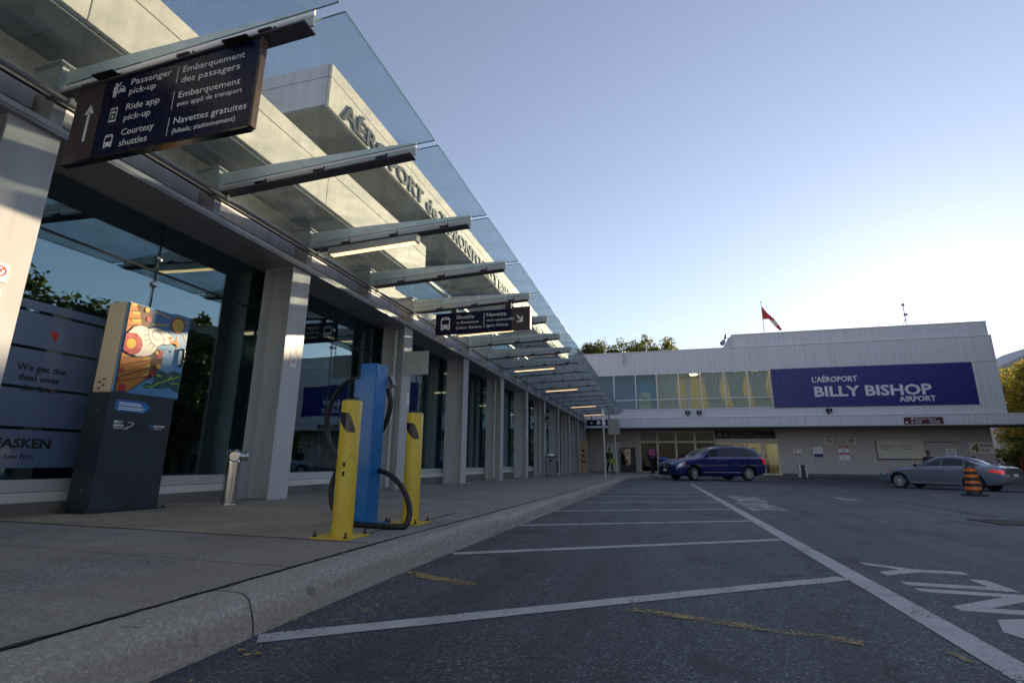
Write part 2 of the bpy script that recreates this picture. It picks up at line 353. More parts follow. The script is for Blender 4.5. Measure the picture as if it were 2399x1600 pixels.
fs = [(j*9+k, j*9+k+1, (j+1)*9+k+1, (j+1)*9+k) for j in range(nr-1) for k in range(8)]
sw.add(vs, fs); struct(sw.build("sidewalk", M['walk'], smooth=False))
# kerb: a battered profile swept along the path
prof = [(.225, -.06), (.216, .0), (.205, .05), (.192, .10), (.176, .128), (.150, .143), (.115, .149), (.010, .1495), (.006, .06)]
path = []
for (a, b), (c, d) in zip(KP, KP[1:]):
    n = max(1, int(math.hypot(c-a, d-b)/.45))
    path += [(a+(c-a)*i/n, b+(d-b)*i/n) for i in range(n)]
path.append(KP[-1]); vs = []; np_ = len(prof)
for i, p in enumerate(path):
    q0, q1 = Vector(path[max(i-2, 0)]), Vector(path[min(i+2, len(path)-1)]); d = (q1-q0).normalized(); nrl = Vector((d.y, -d.x))
    if nrl.x < 0 and nrl.y > 0: nrl = -nrl
    for (o, h) in prof:
        wob = (random.random()-.5)*.006
        x, y = p[0]+nrl.x*(o+wob), p[1]+nrl.y*(o+wob); vs.append((x, y, gz(x, p[1])+h+(random.random()-.5)*.003))
kb = MB().add(vs, [(i*np_+k, i*np_+k+1, (i+1)*np_+k+1, (i+1)*np_+k) for i in range(len(path)-1) for k in range(np_-1)])
struct(kb.build("kerb", M['kerb'], smooth=True))
jt = MB(); vs = []
nj = 420
for i in range(nj):
    y = -3+22*(i/nj)**1.4; r1, r2 = random.random()**2*.016, random.random()**2*.014
    vs += [(xk(y)+.004-r1, y, wz(y)+.003), (xk(y)+.015+r2*.8, y, wz(y)+.0042)]
struct(jt.add(vs, [(2*i, 2*i+1, 2*i+3, 2*i+2) for i in range(nj-1)]).build("kerb_joint", M['joint']))
def strip(name, a, b, wd, m, h=.005, jitter=0., n=None, kind='structure'):
    a, b = Vector(a), Vector(b); d = (b-a); ln = d.length; d.normalize(); pr = Vector((-d.y, d.x)); n = n or max(2, int(ln/.2)); vs = []
    for i in range(n+1):
        p = a+d*ln*i/n
        for s_ in (-1, 1):
            q = p+pr*s_*(wd/2+random.uniform(-jitter, jitter)); vs.append((q.x, q.y, gz(q.x, q.y)+h))
    return struct(MB().add(vs, [(2*i, 2*i+2, 2*i+3, 2*i+1) for i in range(n)]).build(name, m))
strip("lane_line", (1.20, 22), (1.09, 3.7), .125, M['white_paint'], .0028); strip("lane_line", (1.09, 3.7), (1.075, -4), .125, M['white_paint'], .0028)
for k in range(11):
    yl = 1.74+1.9*k; yr = 3.62+1.70*k if k < 3 else 3.62+1.70*2+1.85*(k-2)
    if k == 3: yr = 8.82
    if k >= 4: yr = 10.55+1.86*(k-4)
    strip("stall_line", (-1.47 if k < 9 else -1.40, yl), (1.09+.006*(yr-3.7)-.068, yr), .10, M['white_paint'], .0028, .003)
strip("worn_yellow_line", (-.17, 2.565), (.70, 2.37), .070, M['yellow_road'], .0028, .003, 40)
strip("worn_yellow_line", (-1.45, 2.93), (-1.0, 2.77), .09, M['yellow_road'], .0028, .004, 14)
strip("worn_yellow_line", (-.42, 8.15), (.62, 7.9), .06, M['yellow_road'], .006, .006, 12)
strip("worn_yellow_line", (.965, 2.36), (.985, 2.26), .03, M['yellow_road'], .0028, .003)
strip("worn_yellow_line", (8.9, 21.5), (10.4, 20.6), .10, M['yellow_road'], .006, .02)
strip("worn_white_line", (11.2, 18.6), (15, 17.6), .09, M['faded_paint'], .006, .01)
strip("worn_white_line", (5.2, 33.2), (9.6, 30.8), .12, M['faded_paint'], .006, .01)
strip("worn_white_line", (2.60, 7.75), (2.67, 7.05), .075, M['faded_paint'], .006, .012)
M['slab'] = concrete("tan_slab_concrete", (.30, .26, .20))
m_ = MB(); xs_ = [-5.48, -4.6, -3.7, -2.8, -2.0]; ys_ = [2.97, 3.5, 4.0, 4.5, 5.0]
m_.add([(x, y, wz(y)+.003) for y in ys_ for x in xs_], [(j*5+i, j*5+i+1, (j+1)*5+i+1, (j+1)*5+i) for j in range(4) for i in range(4)])
struct(m_.build("pavement_slab", M['slab']))
def joint(a, b):
    a, b = Vector(a), Vector(b); d = b-a; n = 24; pr = Vector((-d.y, d.x)).normalized(); vs = []
    for i in range(n+1):
        for g_ in (-1, 1): p = a+d*i/n+pr*g_*random.uniform(.003, .008); vs.append((p.x, p.y, wz(p.y)+.0045))
    struct(MB().add(vs, [(2*i, 2*i+2, 2*i+3, 2*i+1) for i in range(n)]).build("pavement_joint", M['joint']))
joint((-5.48, 2.97), (-1.75, 2.95)); joint((-2.0, 2.97), (-2.0, 5.0)); joint((-5.48, 5.0), (-1.73, 5.0)); joint((-3.9, 5.0), (-3.95, 9))
ck = []
for (x, y), (x2, y2) in zip([(4.95, 16.2), (4.73, 12.3), (4.55, 10.1), (4.38, 8.7)], [(4.73, 12.3), (4.55, 10.1), (4.38, 8.7)]):
    for i in range(14): f = i/14; ck.append((x+(x2-x)*f+random.uniform(-.02, .02), y+(y2-y)*f))
m_ = MB(); vs = []
for x, y in ck: wd = random.uniform(.006, .022); vs += [(x-wd, y, gz(x, y)+.004), (x+wd, y, gz(x, y)+.004)]
struct(m_.add(vs, [(2*i, 2*i+1, 2*i+3, 2*i+2) for i in range(len(ck)-1)]).build("asphalt_crack", M['joint']))
# turn arrow
MBx = MB(); A_ = [(3.78, 13.7), (3.83, 13.1), (3.72, 13.1), (3.93, 12.3), (4.04, 13.1), (3.95, 13.1), (3.90, 13.7)]
MBx.add([(x, y, gz(x, y)+.003) for x, y in A_], [tuple(range(7))]); struct(MBx.build("turn_arrow", M['white_paint']))
def road_word(word, x0, y0, length, height):
    t = text(word, None, M['white_paint'], (x0, y0, 0), (0, 1, 0), (-1, 0, 0), height, w=length, bold=.018, ext=.0005, name="road_lettering")
    bm = bmesh.new(); bm.from_mesh(t.data)
    for v in bm.verts: v.co.z = gz(v.co.x, v.co.y)+(.003 if v.co.z > .0002 else -.01)
    bm.to_mesh(t.data); bm.free(); struct(t)
road_word("ONLY", 1.80, 2.42, 1.85, .52)
road_word("ONLY", 1.98, 10.9, 1.9, .56); road_word("TAXI", 1.86, 8.75, 1.85, .54)

# ------------------------------------------------------------------ terminal building (left)
Y0, BAY = 2.525, 3.47           # column centres
T = thing("terminal_building", "long grey terminal building with H-shaped columns, dark glass front and cream upper panels", "building", (-5.6, 6, 0))
YE = 38.6
colmb = MB().box(-5.02, -5.0, -.19, .19, -.4, 3.405).box(-5.5, -5.48, -.19, .19, -.4, 3.405).box(-5.48, -5.02, -.012, .012, -.4, 3.405)
colmb.box(-5.5, -5.0, -.19, .19, 3.405, 3.42)
proto = None
for k in range(-1, 11):
    y = Y0+BAY*k
    if proto is None:
        m0 = MB(); m0.v = [(a, b+y, c) for a, b, c in colmb.v]; m0.f = colmb.f; m0.mi = colmb.mi
        proto = m0.build("column", M['alu'], T); py = y
    else:
        c = proto.copy(); COL.objects.link(c); c.parent = T; c.location = (0, y-py, 0)
# downpipes in the web of every other column
dp = None
for k in (2, 4, 6, 8):
    y = Y0+BAY*k
    if dp is None:
        dp = MB().tube([(-5.24, y-.10, 3.38), (-5.24, y-.10, .45), (-5.24, y-.10, .28), (-5.24, y-.10, wz(y)+.03)], [.045, .045, .06, .055], 12).build("drain_pipe", M['steel'], T, smooth=True); dy = y
    else:
        c = dp.copy(); COL.objects.link(c); c.parent = T; c.location = (0, y-dy, 0)
MBs = MB()
bx("plinth", M['plinth'], T, -5.9, -5.50, -6, YE, -.5, .245)
bx("sill", M['trim'], T, -5.85, -5.515, -6, YE, .247, .335, bevel=.008)
bx("sill", M['alu'], T, -5.85, -5.555, -6, YE, .338, .45, bevel=.008)
bx("fascia_beam", M['fascia'], T, -5.66, -4.95, -6, YE, 3.423, 3.452)
bx("fascia_lip", M['alu'], T, -4.972, -4.945, -6, YE, 3.454, 3.505)
bx("shadow_recess", M['dark_steel'], T, -5.60, -5.34, -6, YE, 3.454, 3.66)  # dark material stands for the shadow in the recess above the lip
# light panels between the brackets + posts at every canopy arm
ARM0, ADY = 2.65, 1.735
pan = pst = None
for k in range(-3, 21):
    y = ARM0+ADY*k
    if pan is None:
        pan = bx("light_panel", M['white_panel'], T, -5.33, -5.20, y+.09, y+ADY-.09, 3.665, 3.86, bevel=.006)
        pst = MB().box(-5.33, -5.0, y-.05, y+.05, 3.506, 4.12).box(-5.33, -4.96, y-.09, y+.09, 4.122, 4.135).build("post", M['alu'], T); yp = y
    else:
        for q in (pan, pst):
            if y+ADY > YE+.3: continue
            c = q.copy(); COL.objects.link(c); c.parent = T; c.location = (0, y-yp, 0)
bx("upper_wall", M['cream'], T, -5.62, -5.345, -6, YE, 3.87, 4.297)
# first upper volume: soffit, fascia with top joint
def panels(name, m, x0, x1, ys, z0, z1, gap=.008):
    for a, b in zip(ys, ys[1:]): bx(name, m, T, x0, x1, a+gap/2, b-gap/2, z0, z1, bevel=.003)
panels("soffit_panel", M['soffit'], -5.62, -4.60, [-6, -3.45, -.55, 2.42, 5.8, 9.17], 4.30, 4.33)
panels("fascia_panel", M['cream'], -4.61, -4.55, [-6, -3.45, -.55, 2.45, 5.79, 9.17], 4.335, 4.885)
panels("fascia_panel", M['cream'], -4.61, -4.553, [-6, -3.45, -.55, 2.45, 5.79, 9.17], 4.900, 5.12)
bx("upper_block", M['cream'], T, -12, -4.615, -6, 9.165, 4.335, 5.115)
# clerestory glazing behind the canopy after the first block ends
bx("clerestory_glass", M['facade_glass'], T, -5.40, -5.38, 9.17, YE, 4.30, 5.90)
bx("clerestory_rail", M['alu'], T, -5.42, -5.33, 9.17, YE, 5.05, 5.11)
for i in range(9): bx("clerestory_mullion", M['alu'], T, -5.43, -5.335, 9.3+3.47*i-.03, 9.3+3.47*i+.03, 4.30, 5.04)
bx("upper_wall", M['cream'], T, -12, -7.2, -6, 9.1, 5.12, 5.9)
# sign volume
YS0, YS1 = 5.6, 27.6
ys = [YS0+.01, 8.35, 11.1, 13.85, 16.6, 19.35, 22.1, 24.85, YS1]
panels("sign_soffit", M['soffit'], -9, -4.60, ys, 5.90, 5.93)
panels("sign_fascia", M['cream'], -4.605, -4.55, ys, 5.905, 6.43)
panels("sign_fascia", M['cream'], -4.605, -4.552, ys, 6.444, 6.67)
bx("sign_block", M['white_panel'], T, -12, -4.607, YS0, YS1, 5.935, 6.43)
bx("sign_block", M['white_panel'], T, -12, -4.607, YS0, YS1, 6.444, 6.665)
bx("roof_block", M['cream'], T, -14, -6.2, YS1, YE, 5.95, 6.5)
text("AÉROPORT de TORONTO BILLY BISHOP", T, M['letter'], (-4.548, 5.93, 5.945), (0, 1, 0), (0, 0, 1), .33, w=10.3, bold=.022, ext=.03, name="sign_lettering")
text("BILLY BISHOP TORONTO CITY AIRPORT", T, M['letter'], (-4.548, 17.2, 5.945), (0, 1, 0), (0, 0, 1), .33, w=9.9, bold=.022, ext=.03, name="sign_lettering")
# glazing: two panes per bay, low and high; steel rods behind the joints, point fixings
GX = -5.62
pn = None
for k in range(-4, 21):
    y = Y0+ADY*k
    if pn is None:
        pn = [bx("window_pane", M['facade_glass'], T, GX-.014, GX, y+.006, y+ADY-.006, 0.452, 2.80),
              bx("window_pane", M['facade_glass'], T, GX-.014, GX, y+.006, y+ADY-.006, 2.812, 3.42),
              MB().lathe([(.034, 0), (.036, .018), (.02, .024)], (GX, y, 2.97), (1, 0, 0), 16).lathe([(.034, 0), (.036, .018), (.02, .024)], (GX, y, 2.645), (1, 0, 0), 16).build("glass_fixing", M['chrome'], T, smooth=True),
              MB().tube([(GX-.10, y, .45), (GX-.10, y, 3.42)], .022, 8).box(GX-.10, GX-.02, y-.012, y+.012, 2.62, 3.0).build("tension_rod", M['dark_steel'], T)]; ypn = y; pn.append(bx('sealant_joint', M['black'], T, GX+.0008, GX+.0028, y-.010, y+.010, .452, 3.42))
    else:
        for q in pn:
            if y+ADY > YE+.1: continue
            c = q.copy(); COL.objects.link(c); c.parent = T; c.location = (0, y-ypn, 0)
bx("transom", M['dark_steel'], T, GX-.07, GX-.03, -6, YE, 2.78, 2.83)
bx("sealant_joint", M['black'], T, GX+.0008, GX+.003, -6, YE, 2.795, 2.818)
# interior
bx("interior_floor", M['int_floor'], T, -14, -5.9, -6, YE, .1, .2)
bx("interior_wall", M['int_dark'], T, -14.1, -14, -6, YE, .2, 3.6)
bx("interior_wall", M['int_dark'], T, -14, -5.7, -6.1, -6, .2, 3.4)
bx("end_wall", M['cream'], T, -14, -5.4, YE+.01, YE+.2, -.4, 5.9)
bx("interior_ceiling", M['int_dark'], T, -14, -5.64, -6, YE, 3.455, 3.6)
for i in range(7):
    bx("interior_column", M['int_dark'], T, -8.2, -7.85, 1.0+5.2*i, 1.35+5.2*i, .2, 3.455)
    bx("ceiling_lamp", M['lamp_dim'], T, -8.9, -7.4, 3.8+5.2*i, 3.87+5.2*i, 3.40, 3.453)
# small notices on the columns (things stuck to them)
def notice(y, z, w_, h_, label, kind):
    o = MB().box(-4.999, -4.994, y-w_/2, y+w_/2, z-h_/2, z+h_/2).build("notice", M['sign_white']); tag(o, label, "notice")
    if kind == 'smoke':
        mb = MB(); r0, r1 = .38*w_, .30*w_; n = 24
        for i in range(n):
            a, b = 2*math.pi*i/n, 2*math.pi*(i+1)/n
            mb.add([(-4.993, y+r*math.cos(q), z+h_*.08+r*math.sin(q)) for r, q in ((r0, a), (r0, b), (r1, b), (r1, a))], [(0, 1, 2, 3)])
        mb.obox((-4.9925, y, z+h_*.08), (0, .03*w_, -.03*w_), (0, .23*w_, .23*w_), (.0004, 0, 0)); mb.build("prohibition_ring", M['red'], o)
        MB().box(-4.9938, -4.9932, y-.22*w_, y+.14*w_, z+h_*.03, z+h_*.09).build("cigarette_mark", M['black'], o)
    else:
        mb = MB(); n = 24
        for i in range(n):
            a, b = 2*math.pi*i/n, 2*math.pi*(i+1)/n
            mb.add([(-4.993, y+r*math.cos(q), z+h_*.1+r*math.sin(q)) for r, q in ((.42*w_, a), (.42*w_, b), (.3*w_, b), (.3*w_, a))], [(0, 1, 2, 3)])
        mb.build("yellow_ring", M['yellow'], o)
        mb = MB()
        for i in range(3): mb.box(-4.9938, -4.993, y-.38*w_, y+.35*w_, z-h_*(.32+.06*i), z-h_*(.30+.06*i))
        mb.box(-4.9938, -4.993, y-.38*w_, y+.35*w_, z+h_*.40, z+h_*.43); mb.build("text_lines", M['sign_brown'], o)
    return o
notice(6.01, 2.02, .11, .15, "small red ring no smoking notice on column behind the silver standpipe", 'smoke')
notice(2.525, 2.09, .12, .15, "red ring no smoking notice at the left edge on the nearest column", 'smoke')
notice(2.48, 1.80, .17, .30, "white notice with yellow ring under the no smoking notice on nearest column", 'ring')
notice(9.58, 1.90, .13, .28, "white notice with faint yellow ring on column behind the blue pedestal", 'ring')
notice(Y0+BAY*5-.02, 1.75, .16, .32, "tiny yellow and white notice on a far column past the grey bin", 'ring')
# blade signs sticking out from columns
def blade(y, label, w_=.42, h_=.34, z=2.33):
    t = thing("blade_sign", label, "sign", (-5, y, z), group="blade signs on columns")
    bx("panel", M['steel'], t, -5.0, -5.0+w_, y-.20, y-.17, z, z+h_, bevel=.004)
    bx("bracket", M['dark_steel'], t, -5.06, -5.0, y-.205, y-.165, z+.05, z+h_-.05); return t
blade(9.58, "bare metal blade sign catching sun on column behind the blue pedestal", .52, .50, 2.38)
bl = thing("security_camera", "small grey security camera box on a far column above the grey bin", "camera", (-4.95, 23.4, 2.6))
bx("housing", M['grey_bin'], bl, -4.99, -4.72, 23.18, 23.34, 2.42, 2.85, bevel=.03); MB().lathe([(.07, 0), (.07, .03), (.03, .05)], (-4.85, 23.18, 2.62), (0, -1, 0)).build("lens", M['blackgloss'], bl, smooth=True)

# banner behind the glass
P = thing("advertising_banner", "pale blue law firm banner on the glass front beside the kiosk", "banner", (-5.615, 3.3, .54))
M['banner_pale'] = pm("banner_pale_blue", (.115, .175, .30), .12, var=.05, spec=.7)
zz = [.54, .91, 1.28, 1.65, 2.0, 2.11]
for a, b in zip(zz, zz[1:]): bx("panel", M['banner_pale'], P, -5.6195, -5.617, 2.35, 3.815, a+.014, b-.014)
for s_, z, w_ in (("We get the", 1.44, .41), ("deal over", 1.345, .35), ("the line.", 1.25, .285)):
    text(s_, P, M['black'], (-5.6165, 3.335, z), (0, 1, 0), (0, 0, 1), .062, w=w_, align='C', bold=.022)
text("FASKEN", P, M['black'], (-5.6165, 3.54, .735), (0, 1, 0), (0, 0, 1), .085, w=.44, align='R', bold=.03)
text("Law Firm", P, M['black'], (-5.6165, 3.31, .635), (0, 1, 0), (0, 0, 1), .05, w=.22, align='C', bold=.01)
MB().prism([(-5.616, 3.325, 1.84), (-5.616, 3.405, 1.84), (-5.616, 3.395, 1.74)], (0, 0, 0), (.002, 0, 0)).build("red_triangle", M['red'], P)
# waiting-room chairs seen through the glass
M['chair_blue'] = pm("chair_blue", (.02, .08, .42), .4, var=.1)
def chair(x, y, label):
    c = thing("waiting_chair", label, "chair", (x, y, .2), group="blue chairs inside")
    MB().obox((x, y, .64), (.24, 0, 0), (0, .23, 0), (0, 0, .03)).build("seat", M['chair_blue'], c, bevel=.02)
    MB().obox((x-.22, y, .92), (.03, 0, .0), (0, .23, 0), (-.05, 0, .25)).build("backrest", M['chair_blue'], c, bevel=.02)
    for sx in (-.18, .18):
        for sy in (-.18, .18): MB().cyl((x+sx, y+sy, .2), (x+sx, y+sy, .61), .014, 8).build("leg", M['chrome'], c)
chair(-6.6, 12.9, "blue chair inside the glass, nearest of the two chairs"); chair(-6.7, 15.8, "blue chair inside the glass, farther along the front")

# ------------------------------------------------------------------ glass canopy
CG = thing("glass_canopy", "glass canopy on tapered steel arms along the terminal front", "canopy", (-5, 6, 3.8))
def za(x): return 3.77+(x+5.04)*(.10/2.65)
def arm(y):
    m = MB(); xs = [(-5.02, .31), (-4.2, .285), (-3.2, .225), (-2.36, .17)]
    fl = [(-5.10, .065), (-2.40, .065)]
    a = MB(); x0, x1 = -5.10, -2.39
    v = [(x, y+sy, za(x)+dz) for x in (x0, x1) for sy in (-.068, .068) for dz in (0, .014)]
    a.add(v, [(0, 1, 3, 2), (4, 6, 7, 5), (0, 4, 5, 1), (2, 3, 7, 6), (0, 2, 6, 4), (1, 5, 7, 3)])
    fl_o = a.build("arm", M['flange_shaded'], CG)
    poly = [(x, y, za(x)+.0145) for x, h in xs]+[(x, y, za(x)+h) for x, h in reversed(xs)]
    MB().prism(poly, (0, -.009, 0), (0, .009, 0)).build("web", M['web_lit'], fl_o)
    for x in (-4.35, -3.55, -2.75):
        MB().box(x-.06, x+.06, y-.076, y+.076, za(x)+.018, za(x)+.040).box(x+.03, x+.045, y-.02, y+.02, za(x)+.04, za(x)+.10).build("clip", M['black'], fl_o)
    return fl_o
arm0 = arm(ARM0)
gl = MB(); ya, yb = ARM0+.045, ARM0+ADY-.045
v = [(x, y, za(x)+dz) for x in (-5.05, -2.12) for y in (ya, yb) for dz in (.105, .119)]
gl.add(v, [(0, 1, 3, 2), (4, 6, 7, 5), (0, 4, 5, 1), (2, 3, 7, 6), (0, 2, 6, 4), (1, 5, 7, 3)])
pane0 = gl.build("glass_panel", M['canopy_glass'], CG)
eg = MB(); M['glass_edge'] = pm("glass_edge_green", (.05, .16, .14), .15, var=.1)
for q0, q1 in ((ya-.003, ya-.0005), (yb+.0005, yb+.003)):
    eg.add([(x, y, za(x)+dz) for x in (-4.9, -2.121) for y in (q0, q1) for dz in (.105, .119)], [(0, 1, 3, 2), (4, 6, 7, 5), (0, 4, 5, 1), (2, 3, 7, 6), (0, 2, 6, 4), (1, 5, 7, 3)])
v = [(x, y, za(x)+dz) for x in (-2.1195, -2.116) for y in (ya, yb) for dz in (.105, .119)]
edge0 = eg.add(v, [(0, 1, 3, 2), (4, 6, 7, 5), (0, 4, 5, 1), (2, 3, 7, 6), (0, 2, 6, 4), (1, 5, 7, 3)]).build("glass_edge", M['glass_edge'], pane0)
for k in [-2, -1]+list(range(1, 20)):
    for q in (arm0, pane0):
        if q is pane0 and k == 19: continue
        c = copy_tree(q, CG); c.location = (0, ADY*k, 0)
pp = MB().tube([(-4.86, -6, 3.715), (-4.86, 36.6, 3.715)], .026, 12).build("conduit_pipe", M['fascia'], CG, smooth=True)
MB().tube([(-4.99, -6, 3.73), (-4.99, 36.6, 3.73)], .012, 8).build("conduit_pipe", M['dark_steel'], CG, smooth=True)
cl0 = None
for k in range(-2, 20):
    y = ARM0+ADY*k
    if cl0 is None: cl0 = MB().cyl((-4.86, y-.03, 3.715), (-4.86, y+.03, 3.715), .036, 12).box(-4.875, -4.845, y-.012, y+.012, 3.74, 3.78).build("pipe_clamp", M['steel'], CG); yc = y
    else:
        c = cl0.copy(); COL.objects.link(c); c.parent = CG; c.location = (0, y-yc, 0)
lb0 = None
for k in (2, 5, 8, 11, 15, 18):
    y = ARM0+ADY*k
    if lb0 is None:
        f = MB(); x0, x1 = -4.64, -3.17; pts = [(x, y+s_*.055, za(x)+dz) for x in (x0, x1) for s_ in (-1, 1) for dz in (-.115, -.005)]
        f.add(pts, [(0, 1, 3, 2), (4, 6, 7, 5), (0, 4, 5, 1), (2, 3, 7, 6), (0, 2, 6, 4), (1, 5, 7, 3)]); lb0 = f.build("light_bar", M['steel'], CG)
        f = MB(); x0, x1 = -4.60, -3.21; pts = [(x, y+s_*.043, za(x)+dz) for x in (x0, x1) for s_ in (-1, 1) for dz in (-.123, -.116)]
        f.add(pts, [(0, 1, 3, 2), (4, 6, 7, 5), (0, 4, 5, 1), (2, 3, 7, 6), (0, 2, 6, 4), (1, 5, 7, 3)]); f.build("diffuser", M['lamp'], lb0); yl = y
    else: c = copy_tree(lb0, CG); c.location = (0, y-yl, 0)

# ------------------------------------------------------------------ pictograms (drawn in a u,v frame)
def frame(o, r, u): o, r, u = Vector(o), Vector(r).normalized(), Vector(u).normalized(); return lambda a, b, d=0.: o+r*a+u*b+r.cross(u)*d
def poly_icon(F, polys, m, parent, name, d=.0015):
    mb = MB()
    for p in polys: mb.prism([F(a, b) for a, b in p], F(0, 0, 0)-F(0, 0), F(0, 0, d)-F(0, 0))
    return mb.build(name, m, parent)
def circ(cx, cy, r, n=14, ry=None): return [(cx+r*math.cos(2*math.pi*i/n), cy+(ry or r)*math.sin(2*math.pi*i/n)) for i in range(n)]
def rect(x0, y0, x1, y1): return [(x0, y0), (x1, y0), (x1, y1), (x0, y1)]
def bus_icon(F, s, m, dark, parent):
    a = poly_icon(F, [[(.08*s, .1*s), (.92*s, .1*s), (.92*s, .95*s), (.78*s, 1.12*s), (.22*s, 1.12*s), (.08*s, .95*s)], rect(.14*s, 0, .3*s, .1*s), rect(.7*s, 0, .86*s, .1*s)], m, parent, "bus_symbol")
    G = lambda x, y, d=0: F(x, y, d+.0016)
    poly_icon(G, [rect(.17*s, .48*s, .83*s, .9*s), rect(.3*s, .97*s, .7*s, 1.03*s), circ(.24*s, .26*s, .07*s), circ(.76*s, .26*s, .07*s)], dark, parent, "bus_symbol_cutout", .0006)
def car_icon(F, s, m, dark, parent, x=0, y=0):
    poly_icon(F, [[(x, y+.1*s), (x+s, y+.1*s), (x+s, y+.42*s), (x+.82*s, y+.5*s), (x+.7*s, y+.8*s), (x+.3*s, y+.8*s), (x+.18*s, y+.5*s), (x, y+.42*s)], rect(x+.06*s, y, x+.24*s, y+.1*s), rect(x+.76*s, y, x+.94*s, y+.1*s)], m, parent, "car_symbol")
    G = lambda a, b, d=0: F(a, b, d+.0016)
    poly_icon(G, [[(x+.27*s, y+.5*s), (x+.73*s, y+.5*s), (x+.64*s, y+.72*s), (x+.36*s, y+.72*s)], circ(x+.2*s, y+.3*s, .08*s, 10), circ(x+.8*s, y+.3*s, .08*s, 10)], dark, parent, "car_symbol_cutout", .0006)
# ---- first hanging sign
W_, B_ = M['sign_white'], M['sign_black']
ys_ = 2.60
s1 = thing("hanging_sign", "large black hanging sign for passenger pick-up with brown arrow strip", "sign", (-3.7, ys_, 3.85))
bx("panel", M['sign_black'], s1, -4.388, -2.79, ys_, ys_+.04, 3.055, 3.835)
bx("arrow_panel", M['sign_brown'], s1, -4.70, -4.390, ys_, ys_+.04, 3.055, 3.835)
bx("edge_trim", M['bronze'], s1, -2.789, -2.765, ys_-.006, ys_+.046, 3.05, 3.84); bx("edge_trim", M['blackgloss'], s1, -4.71, -2.79, ys_-.008, ys_+.048, 3.036, 3.0535)
for x in (-4.38, -3.0): bx("mounting_plate", M['black'], s1, x-.12, x+.12, ys_-.06, ys_+.13, 3.836, 3.846+.0)
for x in (-4.38, -3.0): bx("hanger", M['black'], s1, x-.09, x+.09, ys_+.01, ys_+.06, 3.847, za(x)-.001)
fy = ys_-.0005
def st(s_, x, z, h, w_=None, al='L'): return text(s_, s1, W_, (x, fy, z), (1, 0, 0), (0, 0, 1), h, w=w_, align=al)
for s_, x, z, h, w_ in (("Passenger", -4.09, 3.697, .064, .435), ("pick-up", -4.09, 3.606, .064, .285), ("Ride app", -4.09, 3.453, .064, .36), ("pick-up", -4.09, 3.352, .064, .285), ("Courtesy", -4.085, 3.212, .064, .345), ("shuttles", -4.085, 3.112, .064, .297),
        ("Embarquement", -3.535, 3.692, .062, .61), ("des passagers", -3.535, 3.594, .062, .58), ("Embarquement", -3.535, 3.452, .062, .605), ("avec appli de transport", -3.535, 3.373, .047, .633), ("Navettes gratuites", -3.535, 3.213, .062, .70), ("(hôtels; stationnement)", -3.535, 3.126, .047, .61)): st(s_, x, z, h, w_)
for z in (3.595, 3.358, 3.117): bx("divider_line", W_, s1, -3.590, -3.585, ys_-.0015, ys_, z, z+.165)
F = frame((-4.515, fy, 3.237), (1, 0, 0), (0, 0, 1))
poly_icon(F, [rect(-.014, 0, .014, .285), [(-.053, .265), (.053, .265), (0, .357)]], W_, s1, "arrow_symbol")
F = frame((-4.285, fy, 3.612), (1, 0, 0), (0, 0, 1))
poly_icon(F, [circ(.028, .128, .014), [(.008, .108), (.046, .108), (.078, .146), (.086, .138), (.048, .09), (.046, 0), (.032, 0), (.028, .054), (.024, 0), (.010, 0), (.009, .046), (.002, .046)]], W_, s1, "person_symbol"); car_icon(F, .085, W_, B_, s1, .058, .03)
F = frame((-4.262, fy, 3.368), (1, 0, 0), (0, 0, 1))
poly_icon(F, [rect(0, 0, .078, .135)], W_, s1, "phone_symbol"); G = lambda a, b, d=0: F(a, b, d+.0016); poly_icon(G, [rect(.008, .016, .070, .122)], B_, s1, "phone_symbol_cutout", .0006)
G2 = lambda a, b, d=0: F(a, b, d+.0025); car_icon(G2, .044, W_, B_, s1, .017, .074); poly_icon(G2, [circ(.039, .048, .013), [(.028, .042), (.050, .042), (.039, .022)]], W_, s1, "map_pin_symbol", .0005)
bus_icon(frame((-4.27, fy, 3.125), (1, 0, 0), (0, 0, 1)), .108, W_, B_, s1)
# ---- second hanging sign
ys2 = 9.50
s2 = thing("hanging_sign", "black hanging shuttle to downtown sign with white bus symbol under the canopy", "sign", (-3.36, ys2, 3.7))
bx("panel", M['sign_black'], s2, -4.40, -2.722, ys2, ys2+.09, 3.245, 3.70, bevel=.004); bx("arrow_panel", M['sign_brown'], s2, -2.720, -2.345, ys2, ys2+.09, 3.255, 3.72)
bx("edge_trim", M['bronze'], s2, -2.344, -2.325, ys2-.004, ys2+.094, 3.25, 3.725)
for x in (-4.0, -2.8): bx("hanger", M['black'], s2, x-.06, x+.06, ys2+.02, ys2+.07, 3.722, za(x)-.002)
fy = ys2-.0005
def st2(s_, x, z, h, w_=None): return text(s_, s2, W_, (x, fy, z), (1, 0, 0), (0, 0, 1), h, w=w_, bold=.003)
st2("Shuttle", -3.93, 3.555, .083, .40); st2("to Downtown", -3.93, 3.45, .058, .50); st2("(Union Station)", -3.93, 3.335, .062, .56)
bx("divider_line", W_, s2, -3.318, -3.308, ys2-.0015, ys2, 3.33, 3.645)
st2("Navette", -3.26, 3.565, .083, .43); st2("vers centre-ville", -3.26, 3.46, .055, .60); st2("(gare Union)", -3.26, 3.345, .062, .46)
bus_icon(frame((-4.30, fy, 3.33), (1, 0, 0), (0, 0, 1)), .25, W_, B_, s2)
F = frame((-2.62, fy, 3.40), (1, 0, 0), (0, 0, 1)); poly_icon(F, [[(0, .14), (.02, .16), (.11, .07), (.11, .13), (.14, .13), (.14, 0), (.01, 0), (.01, .03), (.09, .03)]], W_, s2, "arrow_symbol")
